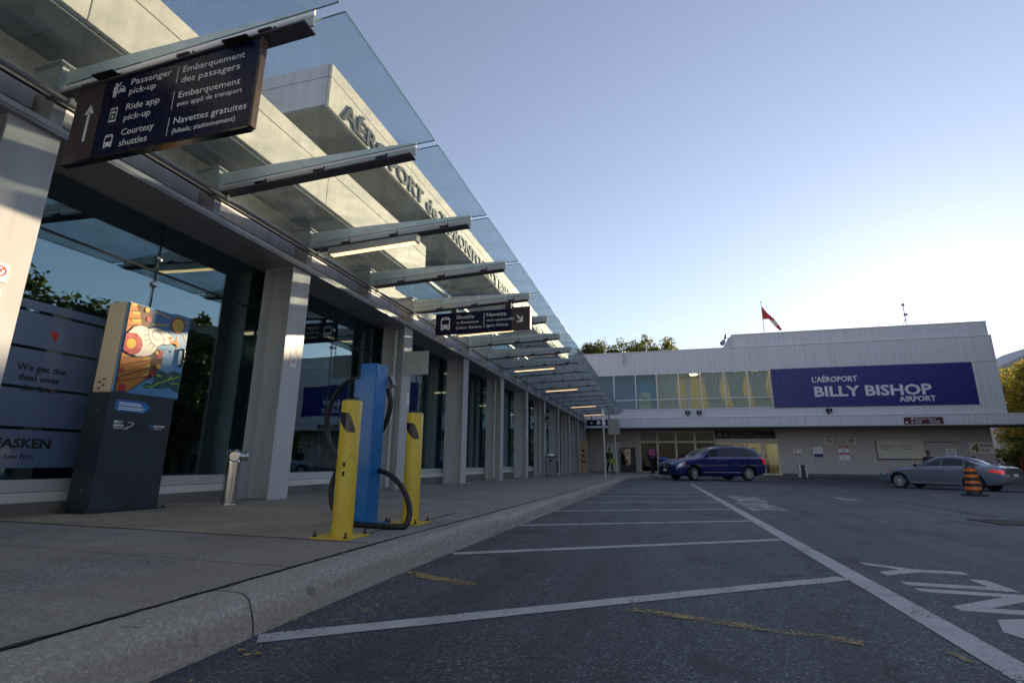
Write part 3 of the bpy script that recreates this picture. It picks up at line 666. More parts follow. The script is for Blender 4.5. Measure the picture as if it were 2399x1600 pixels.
# ---- third sign, far end of canopy
ys3 = 35.5
s3 = thing("hanging_sign", "small black hanging sign with arrow and ferry symbols at far canopy end", "sign", (-3.7, ys3, 3.5))
bx("panel", M['sign_black'], s3, -4.66, -2.72, ys3, ys3+.08, 3.10, 3.50)
for x in (-4.3, -3.1): bx("hanger", M['black'], s3, x-.03, x+.03, ys3+.02, ys3+.06, 3.501, za(x)-.002)
F = frame((-4.40, ys3-.0005, 3.20), (1, 0, 0), (0, 0, 1))
poly_icon(F, [[(0, .10), (.09, .19), (.09, .12), (.22, .12), (.22, .08), (.09, .08), (.09, .01)], [(.42, 0), (.74, 0), (.70, .08), (.70, .2), (.58, .26), (.46, .2), (.46, .08)], [(.84, .09), (.98, .12), (.98, .26), (1.01, .26), (1.04, .12), (1.16, .09), (1.16, .06), (1.03, .07), (1.03, 0), (.97, 0), (.97, .07), (.84, .06)], rect(1.30, .14, 1.55, .18), rect(1.30, .05, 1.5, .09)], W_, s3, "ferry_symbols")

# ------------------------------------------------------------------ far building
YL, YU, RT = 41.5, 39.0, 21.3
FB = thing("ferry_terminal", "white two-storey ferry terminal building with lit upper windows across the road", "building", (8, 41.5, -.2))
def fb(name, m, *a, bevel=0.): return bx(name, m, FB, *a, bevel=bevel)
fb("lower_wall", M['siding_low'], -9, -1.32, YL, YL+.2, -.5, 3.45); fb("lower_wall", M['siding_low'], 8.62, 21.5, YL, YL+.2, -.02, 3.45)
fb("lower_wall", M['siding_low'], -1.32, 4.24, YL+.01, YL+.2, 2.98, 3.45); fb("lower_wall", M['siding_low'], 21.3, 21.5, YL+.2, 56, -.5, 3.45)
fb("lower_wall", M['siding_low'], 4.25, 8.61, YL+.02, YL+.2, 2.45, 3.45); fb("back_wall", M['siding'], -9, 21.5, 56.01, 56.2, -.5, 8.8)
fb("wall_base", M['plinth'], 8.62, 21.45, YL-.03, YL+.18, -.5, -.02)
fb("upper_wall", M['siding'], -9, RT, YU, YU+.2, 7.19, 8.86); fb("upper_wall", M['siding'], -9, RT, YU+.02, YU+.2, 3.862, 4.42)
fb("upper_wall", M['siding'], 8.02, RT, YU+.03, YU+.2, 4.42, 7.19); fb("upper_wall", M['siding'], 19.98, RT-.02, YU+.2, 56, 3.2, 8.86)
fb("end_wall", M['siding'], -9.2, -9, YU, 56, -.5, 8.86)
fb("parapet_cap", M['trim'], -9.05, RT+.03, YU-.03, YU+.25, 8.865, 8.93, bevel=.01)
fb("penthouse", M['siding'], 5.78, RT-.01, YU+.22, 54, 8.935, 9.86); fb("parapet_cap", M['trim'], 5.74, RT+.03, YU+.19, 54, 9.865, 9.93, bevel=.01)
fb("penthouse_corner", M['siding'], 5.58, 5.775, YU+.5, 54, 8.935, 9.80)
fb("roof_deck", M['plinth'], -9, 5.6, YU+.26, 56, 8.5, 8.6)
fb("ledge", M['siding'], -5.2, 31, YU-.25, YL-.01, 3.16, 3.82); fb("ledge_cap", M['trim'], -5.25, 31.05, YU-.28, YL-.05, 3.825, 3.86, bevel=.008)
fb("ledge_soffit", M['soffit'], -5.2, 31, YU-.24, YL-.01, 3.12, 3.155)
fb("corner_trim", M['trim'], 19.93, 20.08, YU-.04, YU+.02, 4.43, 7.2); fb("wall_line", M['steel'], -9, RT, YU-.006, YU, 7.2, 7.22)
# upper windows, 8 bays (two rows each) with rooms behind
xw = [-6.2, -4.58, -2.94, -1.33, .21, 1.78, 3.33, 4.95, 6.5, 8.0]
for a, b in zip(xw, xw[1:]):
    f = MB(); y0, y1 = YU-.02, YU+.12
    for x in (a+.0185, b-.0185): f.box(x-.0175, x+.0175, y0, y1, 4.44, 7.19)
    for z0, z1 in ((4.44, 4.51), (5.19, 5.25), (7.12, 7.19)): f.box(a+.037, b-.037, y0+.01, y1-.01, z0, z1)
    fo = f.build("window", M['frame'], FB)
    MB().box(a+.036, b-.036, YU+.05, YU+.06, 4.511, 5.189).build("pane", M['upper_glass'], fo); MB().box(a+.036, b-.036, YU+.05, YU+.06, 5.251, 7.119).build("pane", M['upper_glass'], fo)
fb("room_back", M['room_wall'], .25, 8.0, YU+3.2, YU+3.3, 4.4, 7.3); fb("room_back", M['room_blue'], -9, -1.30, YU+1.0, YU+1.1, 4.4, 7.3); fb("room_back", M['room_teal'], -1.30, .25, YU+1.3, YU+1.4, 4.4, 7.3)
fb("room_partition", M['room_wall'], .2, .26, YU+.3, YU+3.2, 4.4, 7.3); fb("room_partition", M['room_wall'], 8.0, 8.06, YU+.21, YU+3.2, 4.4, 7.3)
fb("room_floor", M['int_floor'], -9, 8.1, YU+.21, YU+3.4, 4.3, 4.42); fb("room_ceiling", M['trim'], -9, 8.1, YU+.21, YU+3.4, 7.3, 7.4)
for x in (1.1, 3.0, 4.6, 6.0, 7.3): fb("room_lamp", M['room_lamp'], x-.25, x+.25, YU+1.6, YU+1.8, 7.24, 7.297)
fb("room_pillar", M['trim'], 2.3, 2.62, YU+1.2, YU+1.5, 4.42, 7.3)
M['poster'] = pm("room_poster", (.42, .46, .36), .6, var=.6, scale=1.4)
fb("room_display", M['poster'], -1.15, -.25, YU+1.05, YU+1.12, 4.6, 5.9)
# gathered curtains: drape on the inside of the glass
M['curtain'] = ribbed("curtain_cloth", (.46, .42, .30), .09, .3)
for (a, b, sag) in ((.32, 1.72, .2), (3.5, 4.90, .5), (5.1, 6.45, .5), (6.6, 7.95, .5)):
    m = MB(); m.grid(lambda u, v, a=a, b=b, sag=sag: (a+(b-a)*(u*(1-sag*.9*(1-v)**.5*(.35+.65*math.sin(math.pi*min(1, (1-v)*1.1)))))+(b-a)*sag*.45*(1-v), YU+.26+.03*math.sin(u*30), 4.46+2.66*v), 30, 14)
    m.build("curtain", M['curtain'], FB, smooth=True)
# storefront
def front(x0, x1, z0, z1, kind):
    f = MB(); y0, y1 = YL-.02, YL+.10
    f.box(x0, x0+.07, y0, y1, z0, z1).box(x1-.07, x1, y0, y1, z0, z1).box(x0+.07, x1-.07, y0+.005, y1, z0, z0+.07).box(x0+.07, x1-.07, y0+.005, y1, z1-.07, z1)
    fo = f.build("storefront_frame", M['frame_cream'], FB)
    if kind == 'glass': MB().box(x0+.071, x1-.071, YL+.04, YL+.05, z0+.071, z1-.071).build("pane", M['shop_glass'], fo)
    elif kind == 'louvre':
        for i in range(8):
            z = z0+.10+i*(z1-z0-.2)/7.5; MB().obox(((x0+x1)/2, YL+.03, z), ((x1-x0)/2-.072, 0, 0), (0, .03, -.02), (0, .004, .006)).build("louvre_slat", M['frame_cream'], fo)
        MB().box(x0+.071, x1-.071, YL+.07, YL+.09, z0+.071, z1-.071).build("louvre_back", M['int_dark'], fo)
    return fo
front(-1.31, .02, 2.23, 2.98, 'louvre'); front(-1.31, .02, -.07, 2.22, 'glass')
for a, b in ((.03, 1.40), (1.41, 2.78), (2.79, 4.23)): front(a, b, 2.23, 2.98, 'glass'); front(a, b, -.07, 2.22, 'glass')
fb("shop_back", M['int_dark'], -1.3, 4.25, YL+3, YL+3.1, -.3, 3.2); fb("shop_side", M['int_dark'], 4.25, 4.3, YL+.2, YL+3, -.3, 3.2); fb("shop_side", M['int_dark'], -1.4, -1.35, YL+.2, YL+3, -.3, 3.2)
fb("poster_panel", M['sign_brown'], 2.87, 4.16, YL+.10, YL+.12, 2.30, 2.90)
MB().lathe([(.27, 0), (.27, .01)], (3.85, YL+.095, 2.62), (0, -1, 0), 20).build("poster_disc", M['poster'], FB)
for i, (x, z, w_, h_, mm) in enumerate(((-.95, .5, .12, .5, 'yellow'), (-.85, 1.55, .15, .3, 'yellow'), (1.0, .9, .2, .45, 'wood'), (2.0, .8, .18, .4, 'yellow'), (2.4, 1.2, .22, .5, 'wood'), (1.7, 1.75, .3, .2, 'wood'))):
    fb("display_item", M[mm], x, x+w_, YL+.9+.2*i, YL+1.0+.2*i, z, z+h_)
for i in range(3): fb("display_shelf", M['dark_steel'], -.9+1.7*i, .4+1.7*i, YL+1.2, YL+1.5, .35+.4*i, .40+.4*i)
# entrance
f = MB().box(4.26, 4.36, YL-.05, YL+.1, -.16, 2.44).box(8.50, 8.60, YL-.05, YL+.1, -.16, 2.44).box(4.36, 8.50, YL-.04, YL+.1, 2.15, 2.44).box(7.42, 7.50, YL-.03, YL+.09, -.16, 2.15).box(5.3, 5.37, YL-.03, YL+.09, -.16, 2.15)
de = f.build("entrance", M['frame_cream'], FB)
for a, b in ((4.37, 5.29), (5.38, 6.39), (6.41, 7.41), (7.51, 8.49)):
    d = MB().box(a, a+.05, YL, YL+.05, -.14, 2.14).box(b-.05, b, YL, YL+.05, -.14, 2.14).box(a+.05, b-.05, YL+.003, YL+.05, -.14, -.04).box(a+.05, b-.05, YL+.003, YL+.05, .92, 1.0).box(a+.05, b-.05, YL+.003, YL+.05, 2.06, 2.14).build("door", M['frame_cream'], de)
    MB().box(a+.051, b-.051, YL+.02, YL+.03, -.039, .919).build("pane", M['upper_glass'], d); MB().box(a+.051, b-.051, YL+.02, YL+.03, 1.001, 2.059).build("pane", M['upper_glass'], d)
fb("lobby_back", M['room_wall'], 4.3, 8.62, YL+5, YL+5.1, -.3, 3.2); fb("lobby_ceiling", M['trim'], 4.3, 8.62, YL+.2, YL+5, 2.9, 3.0); fb("lobby_side", M['room_wall'], 8.61, 8.66, YL+.2, YL+5, -.3, 3.0)
for y in (1.2, 3.0): fb("lobby_lamp", M['lobby_light'], 5.0, 8.0, YL+y, YL+y+.15, 2.85, 2.895)
fb("lobby_floor", M['int_floor'], -1.4, 8.65, YL+.2, YL+5.1, -.3, -.2); fb("lobby_desk", M['int_dark'], 6.9, 8.3, YL+2.5, YL+3.2, -.2, .9); fb("lobby_screen", M['black'], 7.7, 8.2, YL+2.6, YL+2.65, .95, 1.35)
fb("service_door", M['trim'], -3.9, -2.75, YL-.03, YL-.001, -.07, 2.2); fb("service_door", M['siding_low'], 17.9, 19.45, YL-.03, YL-.002, -.12, 2.15); fb("door_header", M['dark_steel'], 17.55, 19.55, YL-.05, YL-.002, 2.16, 2.2)
# wall vents
for x in (11.85, 13.25):
    v_ = MB().box(x-.27, x-.16, YL-.06, YL-.001, 2.05, 2.48).box(x+.16, x+.27, YL-.06, YL-.001, 2.05, 2.48).box(x-.16, x+.16, YL-.058, YL-.001, 2.05, 2.14).box(x-.16, x+.16, YL-.058, YL-.001, 2.40, 2.48).build("vent", M['frame_cream'], FB)
    for i in range(3): MB().box(x-.159, x+.159, YL-.045, YL-.02, 2.16+.085*i, 2.20+.085*i).build("slat", M['frame_cream'], v_)
    MB().box(x-.159, x+.159, YL-.018, YL-.002, 2.145, 2.395).build("vent_back", M['black'], v_)
def sg(name, label, x0, x1, z0, z1, m, y=YL, th=.03, cat="sign"):
    t = thing(name, label, cat, ((x0+x1)/2, y, z0)); bx("panel", m, t, x0, x1, y-th, y-.002, z0, z1, bevel=.004); return t
def tx(t, s_, x, z, h, w_, m=None, al='L', y=YL-.031, bold=.01): return text(s_, t, m or W_, (x, y, z), (1, 0, 0), (0, 0, 1), h, w=w_, align=al, bold=bold)
# big blue banner
bn = thing("building_banner", "huge dark blue airport name banner with white letters on the upper facade", "banner", (14, YU, 4.4))
bx("panel", M['banner'], bn, 8.06, 19.90, YU-.06, YU+.0, 4.46, 7.17)
yb_ = YU-.061
M['banner_white'] = pm("banner_letter_white", (.64, .65, .69), .5, var=.04)  # off-white letter colour, not glowing
for s_, x, z, h, w_, al in (("L'AÉROPORT", 10.58, 6.16, .37, 2.75, 'L'), ("BILLY BISHOP", 10.64, 5.17, .70, 6.85, 'L'), ("AIRPORT", 17.62, 4.72, .35, 2.05, 'R')):
    text(s_, bn, M['banner_white'], (x, yb_, z), (1, 0, 0), (0, 0, 1), h, w=w_, align=al, bold=.03, ext=.02)
# ledge sign, ferry sign, wall notices
dpn = sg("departures_sign", "maroon departures and pick-up sign on the ledge under the blue banner", 15.55, 17.70, 3.22, 3.66, M['sign_brown'], YU-.25)
M['maroon'] = pm("maroon", (.10, .02, .025), .4); dpn.children[0].data.materials[0] = M['maroon']
yd_ = YU-.281
tx(dpn, "Departures  Départs", 16.15, 3.52, .085, 1.15, y=yd_); tx(dpn, "Passenger", 16.15, 3.39, .075, .42, y=yd_); tx(dpn, "drop-off", 16.15, 3.28, .075, .34, y=yd_); tx(dpn, "Débarquement", 16.95, 3.39, .07, .58, y=yd_); tx(dpn, "des passagers", 16.95, 3.28, .07, .58, y=yd_)
F = frame((15.62, yd_, 3.26), (1, 0, 0), (0, 0, 1)); poly_icon(F, [[(.02, .02), (.14, .02), (.14, .05), (.08, .05), (.17, .14), (.15, .16), (.05, .07), (.05, .13), (.02, .13)], [(.30, .08), (.36, .14), (.40, .10), (.46, .06), (.42, .02), (.38, .05)], [(.30, .28), (.46, .38), (.46, .34), (.40, .28), (.46, .24), (.42, .22)]], W_, dpn, "plane_symbols")
fs_ = sg("ferry_sign", "black ferry to airport sign above the entrance doors", 4.25, 8.40, 2.46, 3.02, M['sign_black'], YL-.05, .06)
yf_ = YL-.111; M['sign_dim'] = pm("dull_lettering", (.30, .28, .25), .6, var=.08)
tx(fs_, "Ferry to Airport", 5.35, 2.79, .13, 1.6, M['sign_dim'], y=yf_); tx(fs_, "Traverser vers l'aéroport", 5.35, 2.57, .13, 2.7, M['sign_dim'], y=yf_)
F = frame((4.42, yf_, 2.60), (1, 0, 0), (0, 0, 1)); poly_icon(F, [[(0, .05), (.30, .05), (.34, .16), (.24, .16), (.15, .32), (.06, .16), (-.04, .16)], [(.46, .10), (.58, .15), (.58, .32), (.61, .35), (.64, .32), (.64, .15), (.78, .10), (.78, .07), (.64, .10), (.63, .02), (.68, -.01), (.54, -.01), (.59, .02), (.58, .10), (.46, .07)]], M['sign_dim'], fs_, "ferry_symbols")
n1 = sg("small_notice", "small white notice with red base on the wall right of entrance", 9.50, 10.0, 1.28, 1.68, W_); bx("red_band", M['red'], n1, 9.52, 9.98, YL-.034, YL-.031, 1.30, 1.38)
bx("frame_box", M['steel'], n1, 9.46, 10.04, YL-.02, YL-.001, 1.24, 1.72); bx("red_band", M['red'], n1, 9.52, 9.98, YL-.034, YL-.031, 1.62, 1.645); bx("dark_mark", M['black'], n1, 9.6, 9.68, YL-.034, YL-.031, 1.45, 1.55)
n2 = sg("wall_poster", "white poster with dark blue base between two wall notices", 10.78, 11.38, 1.12, 1.84, W_); bx("blue_band", M['banner'], n2, 10.79, 11.37, YL-.034, YL-.031, 1.13, 1.37)
for z in (1.5, 1.6, 1.72): bx("text_line", M['steel'], n2, 10.85, 11.3, YL-.034, YL-.031, z, z+.025)
n3 = sg("warning_sign", "white notice with two red header bands below the wall vents", 12.38, 13.02, .96, 1.92, W_)
for z in (1.76, 1.29): bx("red_band", M['red'], n3, 12.39, 13.01, YL-.034, YL-.031, z, z+.15); bx("text_line", W_, n3, 12.5, 12.9, YL-.037, YL-.0345, z+.06, z+.085)
for z in (1.68, 1.60, 1.53, 1.46, 1.21, 1.14, 1.07, 1.0): bx("text_line", M['steel'], n3, 12.47+.1*random.random(), 12.93-.1*random.random(), YL-.034, YL-.031, z, z+.03)
M['maroon_edge'] = pm("board_edge_maroon", (.08, .03, .03), .5)
wb = sg("display_board", "wide pale display board with rainbow lower edge on the ground floor wall", 14.75, 17.55, .95, 2.32, M['frame_cream'])
bx("board_edge", M['maroon_edge'], wb, 14.70, 14.749, YL-.05, YL-.002, .92, 2.32)
for i, c in enumerate(((.16, .02, .03), (.01, .05, .35), (.01, .14, .24), (.03, .16, .05), (.22, .20, .02), (.30, .16, .02))):
    bx("colour_stripe", pm("stripe_%s" % "abcdef"[i], c, .5), wb, 14.78+.455*i, 14.78+.455*(i+1)-.002, YL-.034, YL-.031, .97, 1.07)
for z, x0, x1 in ((1.92, 14.95, 15.9), (1.80, 14.95, 15.7), (1.68, 15.05, 15.6), (1.92, 16.15, 16.9), (1.80, 16.15, 16.6), (1.68, 16.2, 16.85)):
    x = x0
    while x < x1: wd = random.uniform(.06, .16); bx("text_mark", M['grey_bin'], wb, x, min(x+wd, x1), YL-.034, YL-.031, z, z+.06); x += wd+.05
n4 = sg("no_smoking_sign", "square no smoking sign on the grey door behind the sedan", 18.78, 19.34, 1.22, 1.72, W_, YL-.031)
mb = MB(); cx, cz = 19.06, 1.49
for i in range(24):
    a, b = 2*math.pi*i/24, 2*math.pi*(i+1)/24; mb.add([(cx+r*math.cos(q), YL-.063, cz+r*math.sin(q)) for r, q in ((.19, a), (.19, b), (.15, b), (.15, a))], [(3, 2, 1, 0)])
mb.obox((cx, YL-.063, cz), (.11, 0, -.11), (.014, 0, .014), (0, .001, 0)).build("prohibition_ring", M['red'], n4)
n5 = sg("address_sign", "cream address sign with large brown number four at the right wall end", 20.12, 21.46, 1.44, 2.15, M['sign_white']); M['addr'] = pm("address_cream", (.72, .66, .58), .5); n5.children[0].data.materials[0] = M['addr']
tx(n5, "4", 20.22, 1.54, .52, .44, pm("address_brown", (.26, .13, .03), .5), bold=.04); tx(n5, "Eireann", 20.72, 1.87, .20, .68, M['letter'], bold=.02); tx(n5, "Quay", 20.76, 1.57, .20, .44, M['letter'], bold=.02)
# floodlights on the ledge
def flood(x, label):
    t = thing("floodlight", label, "floodlight", (x, YU-.1, 4.0), group="floodlights under the upper windows")
    bx("bracket", M['dark_steel'], t, x-.05, x+.05, YU-.12, YU+.02, 3.98, 4.10)
    for s_ in (-1, 1): MB().obox((x+s_*.10, YU-.2, 4.22), (.07, 0, -s_*.02), (0, .07, .03), (0, -.03, .11)).build("lamp_head", M['dark_steel'], t, bevel=.015)
flood(2.27, "twin-headed black floodlight, left of the pair under the lit windows"); flood(3.05, "twin-headed black floodlight, right of the pair under the lit windows"); flood(11.35, "twin-headed black floodlight alone under the blue banner")
ld = thing("roof_ladder", "short steel roof hooks over the parapet above the left windows", "ladder", (-2.1, YU, 8))
for x in (-2.2, -2.0): MB().tube([(x, YU+.3, 8.9), (x, YU+.1, 9.05), (x, YU-.08, 9.0), (x, YU-.08, 7.95)], .025, 8).build("rail", M['steel'], ld); 
for z in (8.05, 8.4, 8.75): MB().cyl((-2.2, YU-.08, z), (-2.0, YU-.08, z), .018, 8).build("rung", M['steel'], ld)

# ------------------------------------------------------------------ kiosk with painted cabinet
zk = wz(3.9)
K = thing("cabinet_kiosk", "tall dark navy kiosk carrying a cabinet painted with a white seagull", "kiosk", (-5.2, 3.95, zk))
bx("base_plate", M['navy'], K, -5.42, -5.02, 3.555, 4.37, zk, zk+.012); bx("pedestal", M['navy'], K, -5.36, -5.08, 3.61, 4.31, zk+.012, 1.274, bevel=.006)
for x in (-5.39, -5.05):
    for y in (3.58, 4.345): MB().lathe([(.014, 0), (.014, .014), (.006, .02)], (x, y, zk+.012), n=6).build("bolt", M['dark_steel'], K)
for z in (.35, .75, 1.1): MB().lathe([(.007, 0), (.007, .003)], (-5.2, 3.609, z), (0, -1, 0), n=10).build("rivet", M['chrome'], K)
cb = bx("cabinet", M['beige'], K, -5.36, -5.11, 3.64, 4.345, 1.279, 2.205, bevel=.008)
DX = -5.085
M['art_sky'] = pm("art_sky_blue", (.13, .30, .50), .4, var=.1, scale=2)
dr = bx("door", M['art_sky'], K, -5.108, DX, 3.64, 4.348, 1.282, 2.203, bevel=.004)
# homography: crop pixels -> door u,v (the artwork is flat on the door)
src = [(415, 85), (1120, 290), (965, 1200), (200, 1090)]; dst = [(0, 1), (1, 1), (1, 0), (0, 0)]
A = []; Bv = []
for (x, y), (u, v) in zip(src, dst):
    A += [[x, y, 1, 0, 0, 0, -u*x, -u*y], [0, 0, 0, x, y, 1, -v*x, -v*y]]; Bv += [u, v]
hh = np.linalg.solve(np.array(A, float), np.array(Bv, float))
def uv(x, y):
    d = hh[6]*x+hh[7]*y+1; u = (hh[0]*x+hh[1]*y+hh[2])/d; v = (hh[3]*x+hh[4]*y+hh[5])/d
    return min(.995, max(.005, u)), min(.995, max(.005, v))
lay = [0]
def art(name, col, polys, key=None):
    mm = MATS.get("art_"+(key or name)) or pm("art_"+(key or name), col, .4, var=.08, scale=6); lay[0] += 1; d = DX+.0008*lay[0]+.0004; mb = MB()
    for p in polys:
        q = [uv(*a) for a in p]; mb.prism([(0, 3.645+.698*u, 1.286+.912*v) for u, v in q], (d-.0003, 0, 0), (d, 0, 0))
    return mb.build(name, mm, dr)
def line(pts, wd):
    out = []
    for (a, b) in zip(pts, pts[1:]):
        dx, dy = b[0]-a[0], b[1]-a[1]; l = math.hypot(dx, dy) or 1; nx, ny = -dy/l*wd/2, dx/l*wd/2
        out.append([(a[0]+nx, a[1]+ny), (b[0]+nx, b[1]+ny), (b[0]-nx, b[1]-ny), (a[0]-nx, a[1]-ny)])
    return out
art("upper_sky", (.055, .15, .33), [[(415, 85), (1120, 290), (1098, 440), (640, 370), (660, 200), (560, 110)]])
art("sun_rays", (.50, .33, .04), line([(700, 195), (880, 265)], 16)+line([(660, 340), (860, 348)], 18)+line([(967, 470), (948, 655)], 16)+line([(1040, 460), (1075, 540)], 14)+line([(1065, 318), (1112, 322)], 12))
art("sun_ring", (.26, .02, .025), [circ(975, 355, 88, 28, 94)]); art("sun_disc", (.55, .36, .03), [circ(975, 356, 70, 28, 76)])
art("sea", (.09, .25, .47), [[(200, 1090), (400, 1070), (560, 980), (700, 930), (1000, 930), (965, 1200)]])
art("island", (.015, .075, .065), [[(690, 930), (770, 860), (840, 900), (920, 870), (1005, 905), (985, 1130), (900, 1100), (870, 1065), (760, 1075), (640, 1062)], circ(600, 1038, 48, 14, 32)])
art("island_river", (.30, .42, .04), line([(700, 910), (770, 930)], 24)+line([(640, 1060), (720, 1010), (830, 985), (900, 930)], 14)+line([(830, 985), (985, 940)], 12)+line([(880, 1010), (985, 1030)], 11)+line([(580, 1040), (630, 1045)], 10))
art("water_marks", (.02, .07, .18), line([(610, 1110), (640, 1120), (665, 1108)], 6)+line([(780, 1100), (810, 1085), (845, 1105)], 6)+line([(720, 1150), (760, 1165)], 5)+line([(430, 1080), (470, 1090)], 5))
art("wing_outline", (.02, .012, .01), [[(412, 80), (510, 88), (620, 130), (678, 215), (668, 310), (615, 385), (480, 350), (352, 425)], [(296, 640), (420, 700), (640, 690), (700, 590), (770, 650), (786, 740), (752, 850), (690, 935), (560, 985), (350, 1108), (200, 1094)]])
art("upper_wing", (.46, .17, .015), [[(416, 88), (505, 98), (530, 230), (545, 345), (352, 415)]], "orange")
art("wing_brown", (.10, .035, .02), [[(500, 105), (615, 140), (668, 220), (658, 305), (615, 370), (545, 345), (528, 250), (490, 150)]], "brown")
art("wing_yellow", (.55, .40, .06), [[(425, 100), (495, 108), (485, 135), (425, 128)], [(420, 195), (515, 200), (525, 225), (440, 225)], [(415, 280), (535, 285), (525, 312), (440, 318)]], "yellow")
art("lower_wing", (.46, .17, .015), [[(300, 650), (420, 712), (640, 705), (640, 800), (620, 900), (560, 970), (350, 1098), (215, 1085)]], "orange")
art("wing_tips", (.13, .045, .02), [[(640, 690), (700, 660), (775, 690), (775, 750), (640, 745)], [(640, 745), (778, 740), (770, 800), (740, 850), (630, 800)], [(620, 825), (740, 850), (700, 905), (630, 905)], [(560, 930), (640, 915), (620, 965), (570, 972)]], "brown")
art("wing_highlight", (.55, .40, .06), [[(525, 740), (640, 710), (640, 735), (560, 748)], [(525, 830), (610, 790), (640, 795), (630, 825)], [(510, 925), (620, 880), (610, 905), (560, 925)]], "yellow")
art("feather_lines", (.03, .015, .01), line([(280, 715), (640, 690)], 9)+line([(262, 800), (640, 738)], 9)+line([(258, 930), (630, 830)], 9)+line([(236, 985), (560, 930)], 9)+line([(405, 185), (520, 190)], 8)+line([(375, 270), (540, 275)], 8)+line([(360, 350), (480, 345)], 8))
art("feather_dots", (.38, .015, .03), [circ(290, 850, 30, 14), circ(290, 1050, 46, 16), circ(735, 700, 30, 14), circ(660, 905, 24, 12), circ(765, 660, 24, 12), circ(245, 950, 22, 12), circ(620, 280, 30, 12)], "crimson")
art("feather_suns", (.55, .36, .03), [circ(730, 818, 30, 14), circ(603, 178, 28, 14), circ(715, 662, 22, 12)], "sunny")
art("gull_outline", (.03, .025, .025), [[(370, 425), (440, 360), (520, 345), (585, 360), (608, 385), (690, 375), (780, 395), (870, 445), (920, 510), (926, 540), (865, 575), (770, 570), (716, 600), (700, 640), (640, 690), (560, 708), (470, 702), (310, 640)]])
art("gull_body", (.66, .65, .60), [[(375, 428), (445, 366), (520, 351), (580, 366), (606, 392), (690, 381), (778, 401), (866, 450), (914, 512), (918, 538), (864, 568), (770, 563), (712, 594), (694, 635), (640, 682), (560, 700), (472, 695), (318, 638)]])
art("gull_lines", (.06, .055, .055), line([(606, 395), (612, 470), (650, 550), (700, 590)], 6)+line([(690, 405), (650, 440), (665, 490), (710, 520)], 6)+line([(690, 405), (750, 430), (775, 480), (800, 515)], 6)+line([(555, 460), (610, 455)], 6)+line([(555, 525), (620, 512)], 6)+line([(608, 575), (640, 545)], 6)+line([(655, 605), (670, 580)], 6)+line([(560, 400), (605, 412)], 6)+line([(795, 520), (795, 560)], 5)+line([(710, 520), (800, 515), (850, 525)], 5))
art("beak", (.52, .20, .02), [[(868, 530), (925, 520), (975, 555), (998, 605), (950, 575), (905, 560), (860, 562)]], "beak")
art("eye", (.6, .22, .02), [circ(872, 498, 20, 14)], "eye_ring"); art("pupil", (.03, .02, .02), [circ(872, 498, 7, 10)])
art("red_disc", (.45, .008, .03), [[(345, 438), (400, 430), (470, 440), (525, 500), (538, 570), (510, 640), (440, 685), (370, 670), (305, 620)]], "crimson"); art("red_disc_petals", (.56, .20, .14), [p for a in range(7) for p in line([(400+95*math.cos(a*.5-1.7+b), 560+98*math.sin(a*.5-1.7+b)) for b in (0, .13, .26, .38)], 6)]+[p for a in range(8) for p in line([(400+80*math.cos(a*.5-1.75), 560+82*math.sin(a*.5-1.75)), (400+110*math.cos(a*.5-1.75), 560+112*math.sin(a*.5-1.75))], 6)])
art("yellow_disc", (.56, .36, .03), [circ(400, 552, 58, 22)], "sunny")
art("small_birds", (.04, .08, .13), line([(815, 615), (845, 635), (878, 622)], 6)+line([(850, 712), (872, 730), (900, 722)], 6)+line([(915, 680), (940, 688)], 5))
MB().tube([(DX, 4.305, 1.84), (DX+.03, 4.305, 1.835), (DX+.033, 4.305, 1.66), (DX, 4.305, 1.655)], .014, 10).build("handle", M['blackgloss'], dr, smooth=True)
MB().lathe([(.01, 0), (.008, .008)], (DX, 4.17, 1.79), (1, 0, 0), 10).build("lock", M['chrome'], dr)
F = frame((-5.0795, 3.70, 1.10), (0, 1, 0), (0, 0, 1)); M['sticker_blue'] = pm("sticker_blue", (.02, .16, .45), .4)
ar = poly_icon(F, [[(.0, .0), (.29, .0), (.345, .055), (.29, .11), (.0, .11), (-.015, .09), (-.015, .02)]], M['sticker_blue'], K, "arrow_sticker")
bm_ = MB()
for a, b, c in ((.02, .078, .22), (.02, .060, .24), (.02, .035, .27), (.02, .017, .25)): bm_.prism([F(p, q) for p, q in rect(a, b, a+c, b+.009)], F(0, 0, .0018)-F(0, 0), F(0, 0, .0024)-F(0, 0))
bm_.build("text_lines", W_, ar)
def kt(s_, y, z, h, w_): return text(s_, K, W_, (-5.0795, y, z), (0, 1, 0), (0, 0, 1), h, w=w_, bold=.02, ext=.001)
kt("BILLY", 3.705, .985, .024, .085); kt("BISHOP", 3.705, .950, .024, .10); kt("TORONTO CITY AIRPORT", 3.705, .930, .010, .155)
poly_icon(frame((-5.0795, 3.83, .95), (0, 1, 0), (0, 0, 1)), line([(0, 0), (.05, .008), (.075, .04), (0.01, .05)], .005), W_, K, "swoosh_mark")
kt("NIEUPORT", 4.115, .965, .022, .13); kt("AVIATION", 4.115, .945, .010, .09); poly_icon(frame((-5.0795, 4.065, .962), (0, 1, 0), (0, 0, 1)), [[(0, .012), (.02, .028), (.04, .016), (.03, 0), (.012, .002)]], M['sticker_blue'], K, "logo_mark")
for i in range(4): bx("label_marks", M['sign_brown'], cb, -5.30+.045*(i % 2)*1.3, -5.265+.045*(i % 2)*1.3, 3.638, 3.6395, 1.31+.03*i, 1.328+.03*i)

